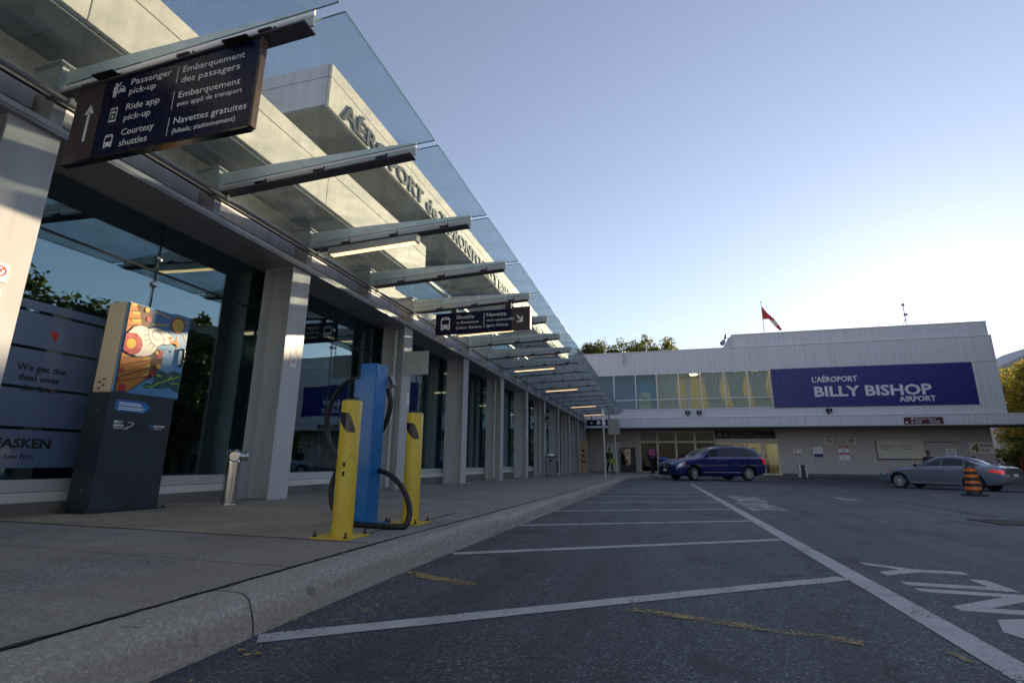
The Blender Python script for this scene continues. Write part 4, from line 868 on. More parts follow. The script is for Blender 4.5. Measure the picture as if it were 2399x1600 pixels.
# ------------------------------------------------------------------ standpipe
z0 = wz(4.95)
SP = thing("standpipe", "stainless steel fire standpipe with two capped outlets beside the kiosk", "standpipe", (-4.80, 4.95, z0))
MB().lathe([(.115, 0), (.115, .010), (.09, .014)], (-4.80, 4.95, z0), n=24).build("base_flange", M['chrome'], SP, smooth=True)
MB().lathe([(.078, .012), (.078, .47), (.084, .472), (.084, .50), (.078, .51), (.078, .60), (.05, .625)], (-4.80, 4.95, z0), n=24).build("pipe", M['chrome'], SP, smooth=True)
for ax in ((.72, -.69, 0), (.62, .78, 0)):
    v = Vector(ax).normalized(); c = Vector((-4.80, 4.95, z0+.545))+v*.05
    o = MB().lathe([(.054, 0), (.054, .04), (.048, .042), (.048, .058), (.058, .06), (.058, .075), (.062, .077), (.062, .09), (.05, .10)], c, v, 20).build("outlet", M['chrome'], SP, smooth=True)
    MB().lathe([(.014, 0), (.012, .012)], c+v*.10, v, 8).build("cap_nut", M['chrome'], o)

# ------------------------------------------------------------------ yellow bollards
def bollard(x, y, label):
    z = wz(y); b = thing("bollard", label, "bollard", (x, y, z), group="yellow steel bollards by the kerb")
    bx("base_plate", M['yellow'], b, x-.15, x+.13, y-.14, y+.14, z, z+.012, bevel=.003)
    for sx in (-.125, .105):
        for sy in (-.115, .115): MB().lathe([(.013, 0), (.013, .012), (.007, .013), (.007, .035)], (x+sx, y+sy, z+.012), n=6).build("anchor_bolt", M['dark_steel'], b)
    MB().lathe([(.070, .012), (.070, .90), (.066, .906)], (x, y, z), n=36).build("post", M['yellow'], b, smooth=True); MB().lathe([(.064, .905), (.05, .917), (.02, .922)], (x, y, z), n=24).build("cap", M['dark_steel'], b, smooth=True)
    # slanted reflective black band wrapped on the post
    m = MB(); n = 12; a0, a1 = R(205), R(330); vs = []
    for i in range(n+1):
        a = a0+(a1-a0)*i/n; f = i/n
        top = .83-.02*f-max(0, f-.72)*.36; bot = .80-.115*min(1, f*1.5)
        for h in (bot, top): vs.append((x+.0708*math.cos(a), y+.0708*math.sin(a), z+h))
    m.add(vs, [(2*i, 2*i+2, 2*i+3, 2*i+1) for i in range(n)]).build("reflective_band", M['blackgloss'], b)
    m = MB(); rnd = random.Random(int(y*100))
    for i in range(14):
        a = R(rnd.uniform(250, 345)); h = rnd.uniform(.15, .7); w2, h2 = rnd.uniform(.01, .06), rnd.uniform(.003, .014)
        m.add([(x+.0706*math.cos(a+s_*w2), y+.0706*math.sin(a+s_*w2), z+h+t_*h2+s_*h2*.6) for s_, t_ in ((-.5, -.5), (.5, -.5), (.5, .5), (-.5, .5))], [(0, 1, 2, 3)])
    m.build("scuff_marks", M['sign_brown'], b); return b
b1 = bollard(-2.06, 3.12, "scuffed yellow bollard with slanted black band in front of the blue pedestal"); bollard(-2.01, 4.01, "yellow bollard with slanted black band behind the blue pedestal and hose")
for z in (.515, .575): bx("dark_label", M['black'], b1, -2.06+.012, -2.06+.026, 3.12-.0712, 3.12-.066, wz(3)+z-.12, wz(3)+z-.09)

# ------------------------------------------------------------------ blue charging pedestal
zb = wz(3.8); x0, x1, y0, y1 = -2.41, -2.255, 3.735, 3.915
BP = thing("charging_pedestal", "tall blue metal charging pedestal with black hose between two yellow bollards", "pedestal", (-2.33, 3.82, zb))
bx("base_plate", M['blue'], BP, x0-.10, x1+.07, y0-.07, y1+.09, zb, zb+.012, bevel=.003); bx("body", M['blue'], BP, x0, x1, y0, y1, zb+.012, 1.455, bevel=.006)
MB().lathe([(.008, 0), (.008, .003)], (x1, 3.83, 1.42), (1, 0, 0), 10).build("rivet", M['black'], BP)
bx("hose_bracket", M['blue'], BP, x0-.075, x0-.001, 3.77, 3.86, 1.17, 1.33, bevel=.008)
for p in ((x0-.07, 3.68), (x1+.045, 3.69), (x1+.045, 3.98)): MB().lathe([(.012, 0), (.012, .012), (.007, .03)], (*p, zb+.012), n=6).build("anchor_bolt", M['dark_steel'], BP)
def spl(pts, n=10):
    P = [Vector(p) for p in pts]; P = [2*P[0]-P[1]]+P+[2*P[-1]-P[-2]]; out = []
    for i in range(1, len(P)-2):
        for k in range(n):
            t = k/n; out.append(.5*((2*P[i])+(-P[i-1]+P[i+1])*t+(2*P[i-1]-5*P[i]+4*P[i+1]-P[i+2])*t*t+(-P[i-1]+3*P[i]-3*P[i+1]+P[i+2])*t**3))
    out.append(P[-2]); return out
fd = fw
def pxp(zx, zy, y):   # traced hose points, region crop scale, at depth y
    px, py = 560+zx*.4462, 620+zy*.4462; r = fw+rt*((px-1199.5)/1178)-up*((py-800)/1178); t = y/r.y; return Vector((0, 0, HC))+r*t
hs = spl([pxp(640, 600, 3.82), pxp(575, 612, 3.82), pxp(515, 672, 3.84), pxp(470, 770, 3.86), pxp(462, 860, 3.88), pxp(480, 950, 3.88), pxp(525, 1020, 3.86), pxp(590, 1060, 3.85), pxp(640, 1070, 3.95)])
MB().tube(hs, .0215, 12).build("hose", M['black'], BP, smooth=True)
hs = spl([pxp(560, 1030, 3.90), pxp(510, 1090, 3.86), pxp(484, 1180, 3.84), pxp(492, 1270, 3.80), pxp(530, 1330, 3.72), pxp(600, 1362, 3.64), pxp(690, 1392, 3.60), pxp(800, 1402, 3.60), pxp(872, 1372, 3.64), pxp(896, 1290, 3.68), pxp(868, 1190, 3.72), pxp(812, 1118, 3.78), pxp(755, 1086, 3.86), pxp(700, 1075, 3.92)])
hs = [Vector((p.x, p.y, max(p.z, zb+.023))) for p in hs]
MB().tube(hs, .0215, 12).build("hose", M['black'], BP, smooth=True)
hs = spl([pxp(782, 650, 3.98), pxp(796, 720, 3.99), pxp(782, 800, 4.0), pxp(745, 880, 4.0), pxp(700, 930, 3.98)]); MB().tube(hs, .0215, 12).build("hose", M['black'], BP, smooth=True)
c = pxp(797, 615, 3.97)
MB().obox(c, (.018, 0, -.045), (0, .03, 0), (.03, 0, .012)).build("nozzle_holder", M['grey_bin'], BP, bevel=.006); MB().obox(c+Vector((.012, -.031, .002)), (.014, 0, -.036), (0, .002, 0), (.008, 0, .003)).build("nozzle_slot", M['black'], BP)

# ------------------------------------------------------------------ vehicles
def pchip(xs, ys, q):
    xs, ys = np.array(xs, float), np.array(ys, float)
    if xs[0] > xs[-1]: xs, ys = xs[::-1], ys[::-1]
    h = np.diff(xs); d = np.diff(ys)/h; m = np.zeros(len(xs)); m[0], m[-1] = d[0], d[-1]
    for i in range(1, len(xs)-1): m[i] = 0 if d[i-1]*d[i] <= 0 else 2*d[i-1]*d[i]/(d[i-1]+d[i])
    i = np.clip(np.searchsorted(xs, q)-1, 0, len(h)-1); t = (q-xs[i])/h[i]
    return ys[i]*(2*t**3-3*t**2+1)+m[i]*h[i]*(t**3-2*t**2+t)+ys[i+1]*(3*t**2-2*t**3)+m[i+1]*h[i]*(t**3-t**2)
class Car:
    def __init__(s, st): s.st = st; s.x = [a[0] for a in st]
    def ring(s, x):
        zb, zl, zt, wb, wt = [float(pchip(s.x, [a[k] for a in s.st], x)) for k in range(1, 6)]
        h = zl-zb
        P = [(0, zb), (wb*.70, zb), (wb*.90, zb+.03), (wb*.97, zb+.22*h), (wb, zb+.55*h), (wb*.985, zb+.85*h), (wb*.95, zl), (wt+(wb*.95-wt)*.45, zl+(zt-zl)*.52), (wt, zt-.10*min(1, (zt-zl)*3)), (wt*.82, zt-.028), (wt*.45, zt-.004), (0, zt)]
        V = spl([(a, b, 0) for a, b in P], 4); return [(p.x, p.y) for p in V]
    def body(s, n=90):
        xs = np.linspace(s.x[0], s.x[-1], n); m = MB(); rs = [s.ring(x) for x in xs]; k = len(rs[0]); tot = 2*k-2; vs = []
        for x, r in zip(xs, rs): vs += [(x, a, b) for a, b in r]+[(x, -a, b) for a, b in reversed(r[1:-1])]
        fs = [(i*tot+j, i*tot+(j+1) % tot, (i+1)*tot+(j+1) % tot, (i+1)*tot+j) for i in range(n-1) for j in range(tot)]
        fs += [tuple(reversed(range(tot))), tuple((n-1)*tot+j for j in range(tot))]
        return m.add(vs, fs)
    def sy(s, x, z):
        r = s.ring(x); r = r[4:]; zs = np.maximum.accumulate(np.array([b for a, b in r])); return float(np.interp(z, zs+np.arange(len(zs))*1e-6, [a for a, b in r]))
    def tz(s, x, y):
        r = s.ring(x)[-20:]; r = sorted(r); return float(np.interp(abs(y), [a for a, b in r], [b for a, b in r]))
    def side(s, quad, side, off=.006, n=(14, 8)):
        (ax, az), (bx_, bz), (cx, cz), (dx, dz) = quad
        def fn(u, v):
            x = (ax*(1-u)+bx_*u)*(1-v)+(dx*(1-u)+cx*u)*v; z = (az*(1-u)+bz*u)*(1-v)+(dz*(1-u)+cz*u)*v
            return (x, side*(s.sy(x, z)+off), z)
        return MB().grid(fn, *n)
    def top(s, x0, x1, w0, w1, off=.006, n=(14, 12)):
        def fn(u, v): x = x0+(x1-x0)*v; y = (2*u-1)*(w0+(w1-w0)*v); return (x, y, s.tz(x, y)+off)
        return MB().grid(fn, *n)
def carpaint(name, col):
    m = pm(name, col, .28, .35, var=.03, scale=1, coat=1., rvar=.03); return m
M['car_glass'] = pm("car_glass", (.010, .013, .017), .04, var=.1, rvar=.02, coat=.5)
M['car_clear'] = glass("car_clear_glass", (.75, .78, .80), 1.5)
M['tyre'] = pm("tyre_rubber", (.016, .016, .017), .75, var=.2)
M['rim'] = pm("alloy_rim", (.62, .63, .65), .3, .4, var=.05)
M['lens'] = pm("clear_lens", (.55, .57, .60), .08, .3, coat=1.); M['amber'] = pm("amber_lens", (.6, .16, .02), .15, coat=1.); M['tail'] = pm("tail_lens", (.5, .008, .012), .15, coat=1., emit=.25)
def wheel(t, x, y, r, wd, side, steer=0., spokes=10):
    c = Vector((x, y, r)); ax = Vector((math.sin(-steer), math.cos(steer), 0))*side
    w_ = thing("wheel", "", "x"); del w_['label'], w_['category']; w_.parent = t; w_.location = c; WL[w_] = (0, 0, 0)
    h = wd/2
    MB().lathe([(r*.62, -h), (r*.93, -h*.98), (r, -h*.7), (r, h*.7), (r*.93, h*.98), (r*.70, h), (r*.67, h*.6)], (0, 0, 0), ax, 36).build("tyre", M['tyre'], w_, world=False, smooth=True)
    m = MB().lathe([(r*.70, h*.35), (r*.70, h*.92), (r*.655, h*.90), (r*.63, h*.45)], (0, 0, 0), ax, 36, False)
    u0 = Vector((0, 0, 1)); v0 = ax.cross(u0)
    for k in range(spokes):
        a = 2*math.pi*k/spokes; d = u0*math.cos(a)+v0*math.sin(a); p = ax.cross(d)
        m.obox(ax*h*.80+d*r*.38, d*r*.28, p*r*.045, ax*.012)
    m.lathe([(r*.16, h*.6), (r*.16, h*.88), (r*.10, h*.93)], (0, 0, 0), ax, 20); m.build("rim", M['rim'], w_, world=False, smooth=True)
    MB().lathe([(r*.62, 0), (r*.62, h*.4)], (0, 0, 0), ax, 24).build("brake_disc", M['dark_steel'], w_, world=False); return w_
def cut(o, cutters):
    me = bpy.data.meshes.new("c"); bm = bmesh.new()
    for cc in cutters:
        mb = MB().cyl((cc[0], cc[1], cc[3]), (cc[0], cc[2], cc[3]), cc[4], 40) if len(cc) == 5 else MB().prism(cc[0], (0, cc[1], 0), (0, cc[2], 0)); vs = [bm.verts.new(p) for p in mb.v]
        for f in mb.f: bm.faces.new([vs[i] for i in f])
    bmesh.ops.recalc_face_normals(bm, faces=bm.faces); bm.to_mesh(me); bm.free()
    me.materials.append(M['black']); c = bpy.data.objects.new("c", me); COL.objects.link(c)
    b2 = bmesh.new(); b2.from_mesh(o.data); bmesh.ops.recalc_face_normals(b2, faces=b2.faces); b2.to_mesh(o.data); b2.free()
    c.parent = o.parent
    md = o.modifiers.new("b", 'BOOLEAN'); md.object = c; md.operation = 'DIFFERENCE'; md.solver = 'EXACT'; md.material_mode = 'TRANSFER'
    dg = bpy.context.evaluated_depsgraph_get(); me2 = bpy.data.meshes.new_from_object(o.evaluated_get(dg)); o.modifiers.clear(); o.data = me2; me2.name = o.name
    bpy.data.objects.remove(c); me2.polygons.foreach_set("use_smooth", [True]*len(me2.polygons)); me2.set_sharp_from_angle(angle=R(32))
def pt(mb, name, m, t, **k): return mb.build(name, m, t, world=False, **k)
# minivan: nose towards the left and the viewer
VH = math.atan2(-.46, -.888); V_ = Vector((math.cos(VH), math.sin(VH), 0)); vl = Vector((-V_.y, V_.x, 0))
wm = Vector((1.58+4.32, 27.3+28.5, 0))/2; vc = wm-vl*.82-V_*.06
VN = thing("minivan", "glossy royal blue minivan crossing in front of the ferry terminal entrance", "van", (vc.x, vc.y, gz(vc.x, vc.y)), VH)
M['van_paint'] = carpaint("minivan_blue", (.006, .015, .14))
vn = Car([(2.58, .34, .60, .68, .74, .52), (2.50, .27, .74, .80, .86, .62), (2.30, .23, .88, .94, .94, .68), (1.9, .21, .985, 1.06, .985, .72), (1.45, .20, 1.04, 1.135, 1.0, .72), (1.20, .20, 1.06, 1.20, 1.0, .71), (.75, .20, 1.08, 1.43, 1.0, .70), (.30, .20, 1.09, 1.60, 1.0, .70), (-.2, .20, 1.10, 1.70, 1.0, .71), (-.9, .20, 1.11, 1.735, 1.0, .71), (-1.6, .21, 1.12, 1.71, .995, .70), (-2.1, .25, 1.12, 1.63, .98, .68), (-2.36, .30, 1.11, 1.47, .95, .66), (-2.50, .36, 1.08, 1.20, .91, .66), (-2.56, .42, .90, .98, .84, .62)])
vb = pt(vn.body(), "body", M['van_paint'], VN, smooth=True); FWX, RWX = 1.56, -1.50
cut(vb, [(x, y0_, y1_, .36, .415) for x in (FWX, RWX) for y0_, y1_ in ((.62, 1.2), (-1.2, -.62))]+[([(.90, 0, 1.145), (.12, 0, 1.165), (.05, 0, 1.555), (.44, 0, 1.475)], -.2, 1.3)])
for x, sp in ((FWX, 7), (RWX, 10)):
    for sd_ in (-1, 1): wheel(VN, x, sd_*.83, .345, .23, sd_, R(24) if x > 0 else 0)
for sd_ in (-1, 1):
    pt(vn.side([(.98, 1.13), (.10, 1.15), (.02, 1.585), (.48, 1.50)], sd_), "front_window", M['car_clear'] if sd_ > 0 else M['car_glass'], VN, smooth=True); pt(vn.side([(.03, 1.15), (-.98, 1.16), (-.95, 1.61), (-.04, 1.60)], sd_), "sliding_door_window", M['car_glass'], VN, smooth=True)
    pt(vn.side([(-1.06, 1.16), (-2.22, 1.17), (-1.98, 1.54), (-1.03, 1.61)], sd_), "rear_window", M['car_glass'], VN, smooth=True)
    pt(vn.side([(1.05, 1.105), (-2.30, 1.135), (-2.30, 1.152), (1.05, 1.122)], sd_, .010, (40, 1)), "chrome_strip", M['rim'], VN); pt(vn.side([(1.05, .40), (-1.0, .40), (-1.0, .425), (1.05, .425)], sd_, .008, (30, 1)), "sill_strip", M['rim'], VN)
    for x in (1.02, .02, -1.02): pt(vn.side([(x+.006, .36), (x-.006, .36), (x-.006, 1.10), (x+.006, 1.10)], sd_, .002, (1, 14)), "door_gap", M['black'], VN)
    for x in (.16, -.22): pt(MB().obox((x, sd_*(vn.sy(x, .98)+.02), .98), (.10, 0, 0), (0, .015, 0), (0, 0, .018)), "door_handle", M['van_paint'], VN, bevel=.008)
    pt(vn.side([(2.40, .66), (1.98, .74), (1.99, .93), (2.30, .84)], sd_, .008), "headlight", M['lens'], VN, smooth=True); pt(vn.side([(2.10, .76), (1.99, .75), (2.0, .90), (2.10, .88)], sd_, .012), "indicator", M['amber'], VN, smooth=True)
    pt(vn.side([(-2.36, .82), (-2.50, .84), (-2.42, 1.22), (-2.30, 1.10)], sd_, .008), "tail_light", M['tail'], VN, smooth=True)
    mr = pt(MB().obox((.86, sd_*1.10, 1.20), (.05, 0, 0), (0, .11, 0), (0, 0, .075)), "wing_mirror", M['van_paint'], VN, bevel=.03); pt(MB().obox((.86, sd_*.97, 1.14), (.03, 0, 0), (0, .05, 0), (0, 0, .03)), "mirror_stalk", M['black'], VN)
    pt(MB().tube([(.1, sd_*.60, 1.74), (-.1, sd_*.60, 1.765), (-1.6, sd_*.60, 1.765), (-1.8, sd_*.60, 1.725)], .016, 8), "roof_rail", M['black'], VN)
    pt(MB().lathe([(.045, 0), (.045, .02)], (2.475, sd_*.66, .40), (1, sd_*.25, 0), 14), "fog_light", M['lens'], VN)
pt(vn.top(1.16, .36, .76, .62), "windscreen", M['car_glass'], VN, smooth=True); pt(vn.top(-2.22, -2.47, .58, .66, .008), "tailgate_window", M['car_glass'], VN, smooth=True)
gr = MB().box(2.50, 2.60, -.42, .42, .60, .80); go = pt(gr, "grille", M['black'], VN, bevel=.02); pt(MB().box(2.601, 2.612, -.42, .42, .688, .712).box(2.601, 2.612, -.02, .02, .60, .686).box(2.601, 2.612, -.02, .02, .714, .80), "grille_bar", M['rim'], go)
pt(MB().box(2.52, 2.605, -.70, .70, .26, .44), "lower_intake", M['black'], VN, bevel=.03); pt(MB().box(2.606, 2.615, -.16, .16, .45, .57), "number_plate", M['sign_white'], VN)
pt(MB().box(-2.58, -2.45, -.80, .80, .34, .50), "rear_bumper", M['van_paint'], VN, bevel=.04); pt(MB().box(-2.44, -2.30, -.55, .55, 1.60, 1.63), "roof_spoiler", M['black'], VN, bevel=.01)
# sedan
SH = math.atan2(.74, -.67); dF = Vector((math.cos(SH), math.sin(SH), 0)); sl_ = Vector((-dF.y, dF.x, 0))
sc_ = Vector((12.45, 28.0, 0))
SD = thing("sedan", "steel blue four-door sedan seen from its left side, right of the display board", "car", (sc_.x, sc_.y, gz(sc_.x, sc_.y)), SH)
M['sedan_paint'] = carpaint("sedan_steel_blue", (.18, .21, .27))
sn = Car([(2.38, .34, .52, .58, .62, .40), (2.28, .24, .64, .71, .78, .55), (2.0, .20, .76, .83, .87, .64), (1.5, .18, .86, .93, .92, .66), (1.05, .18, .91, .99, .932, .66), (.80, .18, .925, 1.08, .932, .62), (.35, .18, .94, 1.30, .932, .58), (-.10, .18, .95, 1.44, .932, .57), (-.55, .18, .96, 1.475, .932, .57), (-1.0, .18, .97, 1.43, .93, .56), (-1.45, .20, .98, 1.27, .92, .55), (-1.85, .22, .985, 1.10, .90, .60), (-2.2, .26, .97, 1.03, .86, .62), (-2.40, .32, .90, .96, .80, .60), (-2.47, .40, .68, .74, .70, .52)])
sb = pt(sn.body(), "body", M['sedan_paint'], SD, smooth=True); FWX, RWX = 1.42, -1.385
cut(sb, [(x, y0_, y1_, .34, .385) for x in (FWX, RWX) for y0_, y1_ in ((.58, 1.2), (-1.2, -.58))])
for x in (FWX, RWX):
    for sd_ in (-1, 1): wheel(SD, x, sd_*.79, .328, .21, sd_, 0, 11)
for sd_ in (-1, 1):
    pt(sn.side([(.72, .98), (-.26, 1.0), (-.28, 1.375), (.10, 1.33)], sd_), "front_window", M['car_glass'], SD, smooth=True); pt(sn.side([(-.30, 1.0), (-1.12, 1.01), (-1.02, 1.32), (-.32, 1.375)], sd_), "rear_window", M['car_glass'], SD, smooth=True)
    pt(sn.side([(-1.16, 1.01), (-1.66, 1.025), (-1.50, 1.10), (-1.06, 1.30)], sd_), "quarter_window", M['car_glass'], SD, smooth=True)
    pt(sn.side([(.86, .972), (-1.70, 1.005), (-1.70, 1.018), (.86, .985)], sd_, .009, (30, 1)), "chrome_strip", M['rim'], SD); pt(sn.side([(.95, .27), (-.95, .27), (-.95, .30), (.95, .30)], sd_, .010, (30, 1)), "sill_strip", M['rim'], SD)
    for x in (.88, -.28): pt(sn.side([(x+.006, .30), (x-.006, .30), (x-.006, .93), (x+.006, .93)], sd_, .002, (1, 14)), "door_gap", M['black'], SD)
    pt(sn.side([(1.0, .835), (-1.9, .875), (-1.9, .885), (1.0, .845)], sd_, .003, (30, 1)), "body_crease", M['sedan_paint'], SD)
    for x in (-.12, -1.0): pt(MB().obox((x, sd_*(sn.sy(x, .80)+.018), .80), (.11, 0, 0), (0, .014, 0), (0, 0, .016)), "door_handle", M['sedan_paint'], SD, bevel=.008)
    pt(sn.side([(2.20, .58), (1.72, .70), (1.70, .78), (2.12, .66)], sd_, .008), "headlight", M['lens'], SD, smooth=True); pt(sn.side([(1.92, .68), (1.70, .72), (1.69, .77), (1.92, .73)], sd_, .012), "indicator", M['amber'], SD, smooth=True)
    pt(sn.side([(-1.90, .82), (-2.40, .70), (-2.42, .86), (-2.05, .885)], sd_, .008), "tail_light", M['tail'], SD, smooth=True)
    pt(MB().obox((.62, sd_*1.0, 1.03), (.05, 0, 0), (0, .10, 0), (0, 0, .06)), "wing_mirror", M['black'], SD, bevel=.025)
pt(sn.top(.86, .12, .68, .52), "windscreen", M['car_glass'], SD, smooth=True); pt(sn.top(-1.06, -1.80, .50, .56), "rear_windscreen", M['car_glass'], SD, smooth=True)
pt(MB().box(2.30, 2.392, -.40, .40, .36, .56), "grille", M['black'], SD, bevel=.02); pt(MB().box(-2.50, -2.40, -.72, .72, .36, .50), "rear_bumper", M['sedan_paint'], SD, bevel=.04); pt(MB().box(-2.49, -2.44, -.16, .16, .60, .72), "number_plate", M['sign_white'], SD)
pt(MB().prism([(-1.05, .0, 1.43), (-1.25, .0, 1.36), (-1.24, 0, 1.42)], (0, -.02, 0), (0, .02, 0)), "roof_antenna", M['black'], SD)

# ------------------------------------------------------------------ construction drum
dxy = (10.25, 21.35); zd = gz(*dxy)
DR = thing("traffic_drum", "black and orange striped construction drum standing by the sedan", "drum", (*dxy, zd))
M['drum_black'] = pm("drum_black", (.018, .018, .02), .45, var=.15); M['drum_orange'] = pm("drum_orange", (.75, .17, .02), .4, var=.08, dirt=.1)
def octo(r): return [(dxy[0]+r*math.cos(R(22.5+45*i)), dxy[1]+r*math.sin(R(22.5+45*i)), zd) for i in range(8)]
MB().prism(octo(.36), (0, 0, .0), (0, 0, .055)).build("rubber_base", M['black'], DR, bevel=.01)
pr = [(.27, .055), (.27, .12)]; hs_ = [.12, .23, .35, .46, .58, .69, .81, .92]; b = MB().lathe([(.225, .055), (.22, .15), (.212, .16), (.209, .30), (.199, .31), (.196, .52), (.184, .53), (.181, .76), (.168, .77), (.164, .93), (.13, .945)], (*dxy, zd), n=32).build("barrel", M['drum_black'], DR, smooth=True)
def drr(h): return .2255-.064*(h-.055)/.9
for h0 in (.19, .40, .60, .79): MB().lathe([(drr(h0)-.02, 0), (drr(h0)+.002, .002), (drr(h0+.11)+.002, .108), (drr(h0+.11)-.02, .11)], (*dxy, zd+h0), n=32).build("orange_band", M['drum_orange'], DR, smooth=True)
MB().box(dxy[0]-.12, dxy[0]-.08, dxy[1]-.03, dxy[1]+.03, zd+.94, zd+.985).box(dxy[0]+.08, dxy[0]+.12, dxy[1]-.03, dxy[1]+.03, zd+.94, zd+.985).box(dxy[0]-.079, dxy[0]+.079, dxy[1]-.03, dxy[1]+.03, zd+.962, zd+.985).build("handle", M['drum_black'], DR)

# ------------------------------------------------------------------ street sign poles, bins, machines
def leaning_pole(x, y, h, label, lean):
    z = wz(y); t = thing("sign_pole", label, "sign pole", (x, y, z)); top = (x+lean, y, z+h)
    MB().tube([(x, y, z-.05), top], .030, 10).build("pole", M['steel'], t, smooth=True); return t, Vector(top)
t, tp = leaning_pole(-1.93, 19.8, 2.62, "thin grey pole with parking sign seen edge-on by the kerb", -.03)
MB().obox((tp.x+.02, 19.77, 2.33), (.028, 0, 0), (.0, .22, 0), (-.005, 0, .31)).build("sign_plate", M['sign_white'], t, bevel=.004)
t, tp = leaning_pole(-1.92, 25.6, 2.75, "grey pole with square sign plate seen from its back", -.10)
MB().obox((-2.02, 25.56, 2.37), (.28, 0, .0), (0, .006, 0), (-.01, 0, .38)).build("sign_plate", pm("sign_back", (.34, .32, .30), .5, .2, var=.06), t, bevel=.005)
MB().box(-2.07, -1.95, 25.568, 25.60, 2.20, 2.24).box(-2.08, -1.96, 25.568, 25.60, 2.5, 2.54).build("clamp", M['dark_steel'], t)
def litter(): 
    z = wz(23.4); t = thing("litter_bin", "grey metal litter bin with white bag on top beside a column", "bin", (-4.72, 23.5, z))
    bx("body", M['grey_bin'], t, -4.97, -4.50, 23.3, 23.8, z+.03, z+.86, bevel=.02); bx("lid", M['dark_steel'], t, -4.99, -4.48, 23.28, 23.82, z+.865, z+.91, bevel=.01)
    bx("opening", M['black'], t, -4.82, -4.70, 23.292, 23.299, z+.66, z+.76); m = MB().ball((-4.78, 23.5, z+.93), .17, .2, .10, 12); m.build("bag", M['sign_white'], t, smooth=True)
    for x in (-4.93, -4.54): MB().box(x-.02, x+.02, 23.33, 23.77, z, z+.03).build("foot", M['dark_steel'], t)
    bx("side_rail", M['dark_steel'], t, -4.49, -4.46, 23.4, 23.7, z+.2, z+.7)
litter()
z = wz(33); t = thing("ticket_machine", "tall tan ticket machine between the last columns at the far end", "machine", (-4.58, 33.2, z))
bx("body", M['wood'], t, -4.76, -4.38, 33, 33.5, z, 1.99, bevel=.015)
bx("screen", M['black'], t, -4.66, -4.50, 32.985, 32.999, 1.28, 1.42, bevel=.003); bx("card_slot", M['black'], t, -4.66, -4.52, 32.985, 32.999, .95, 1.12); bx("tray", M['dark_steel'], t, -4.68, -4.46, 32.97, 32.999, .62, .74, bevel=.003)
z = wz(40.6); t = thing("vending_machine", "black glass-fronted vending machine against the far wall left of the shop", "vending machine", (-2.2, 41, z))
bx("body", M['black'], t, -2.78, -1.66, 40.8, 41.4, z, 1.76, bevel=.02); bx("glass_front", M['car_glass'], t, -2.70, -2.02, 40.78, 40.799, z+.45, 1.66, bevel=.004); bx("control_panel", M['dark_steel'], t, -1.98, -1.72, 40.78, 40.799, z+.5, 1.6); bx("tray", M['dark_steel'], t, -2.66, -2.06, 40.77, 40.799, z+.12, z+.36)
for i, c in enumerate(('wood', 'grey_bin', 'yellow', 'sign_white', 'wood', 'grey_bin')): bx("item", M[c], t, -2.34+.0*i, -2.20, 40.768, 40.779, z+.5+.18*i, z+.62+.18*i)
z = gz(9.3, 39); t = thing("recycling_bin", "dark bin with two pale curved side panels on the ground right of entrance", "bin", (9.35, 39.1, z))
bx("body", M['dark_steel'], t, 9.22, 9.52, 38.98, 39.35, z+.02, z+.80, bevel=.03); 
for s_ in (-1, 1): MB().prism([(9.37+s_*.17, 0, z), (9.37+s_*.25, 0, z), (9.37+s_*.21, 0, z+.6), (9.37+s_*.28, 0, z+.88), (9.37+s_*.17, 0, z+.86), (9.37+s_*.13, 0, z+.6)], (0, 38.94, 0), (0, 39.4, 0)).build("side_panel", M['trim'], t)
# dark cart with blue bundle, by the man
z = wz(31.6); t = thing("luggage_cart", "dark cart with a bright blue bundle on top in front of the minivan", "cart", (.32, 31.5, z))
bx("body", M['black'], t, .06, .58, 31.3, 31.8, z+.15, z+.80, bevel=.06)
MB().ball((.32, 31.52, z+.90), .30, .25, .13, 14).build("bundle", M['chair_blue'], t, smooth=True)
for x in (.14, .50): 
    for y in (31.36, 31.74): MB().lathe([(.075, -.02), (.08, 0), (.075, .02)], (x, y, z+.08), (1, 0, 0), 16).build("wheel", M['black'], t)
MB().tube(spl([(.06, 31.4, z+.75), (-.08, 31.4, z+.95), (-.1, 31.55, z+.98), (.06, 31.7, z+.78)], 6), .014, 8).build("handle", M['dark_steel'], t)
# drain grate
gx, gy = 4.25, 8.05
G_ = thing("drain_grate", "rusty iron drain grate set in the asphalt at the right edge", "grate", (gx, gy, gz(gx, gy)))
def gg(x0, x1, y0, y1, nm, m, h=.006, th=.012):
    vs = [(x, y, gz(x, y)+h-(0 if k else th)) for k in (0, 1) for y in (y0, y1) for x in (x0, x1)]
    return MB().add(vs, [(0, 2, 3, 1), (4, 5, 7, 6), (0, 1, 5, 4), (2, 6, 7, 3), (0, 4, 6, 2), (1, 3, 7, 5)]).build(nm, m, G_)
M['iron'] = pm("grate_iron", (.045, .036, .03), .6, .4, var=.3, bmp=.4)
gg(gx-.33, gx+.33, gy-.33, gy+.33, "pit", M['blackgloss'], .003)
for a in ((gx-.36, gx-.33, gy-.36, gy+.36), (gx+.33, gx+.36, gy-.36, gy+.36), (gx-.329, gx+.329, gy-.36, gy-.33), (gx-.329, gx+.329, gy+.33, gy+.36)): gg(*a, "rim", M['iron'], .012)
for i in range(9): gg(gx-.329, gx+.329, gy-.30+.072*i, gy-.268+.072*i, "bar", M['iron'], .012)
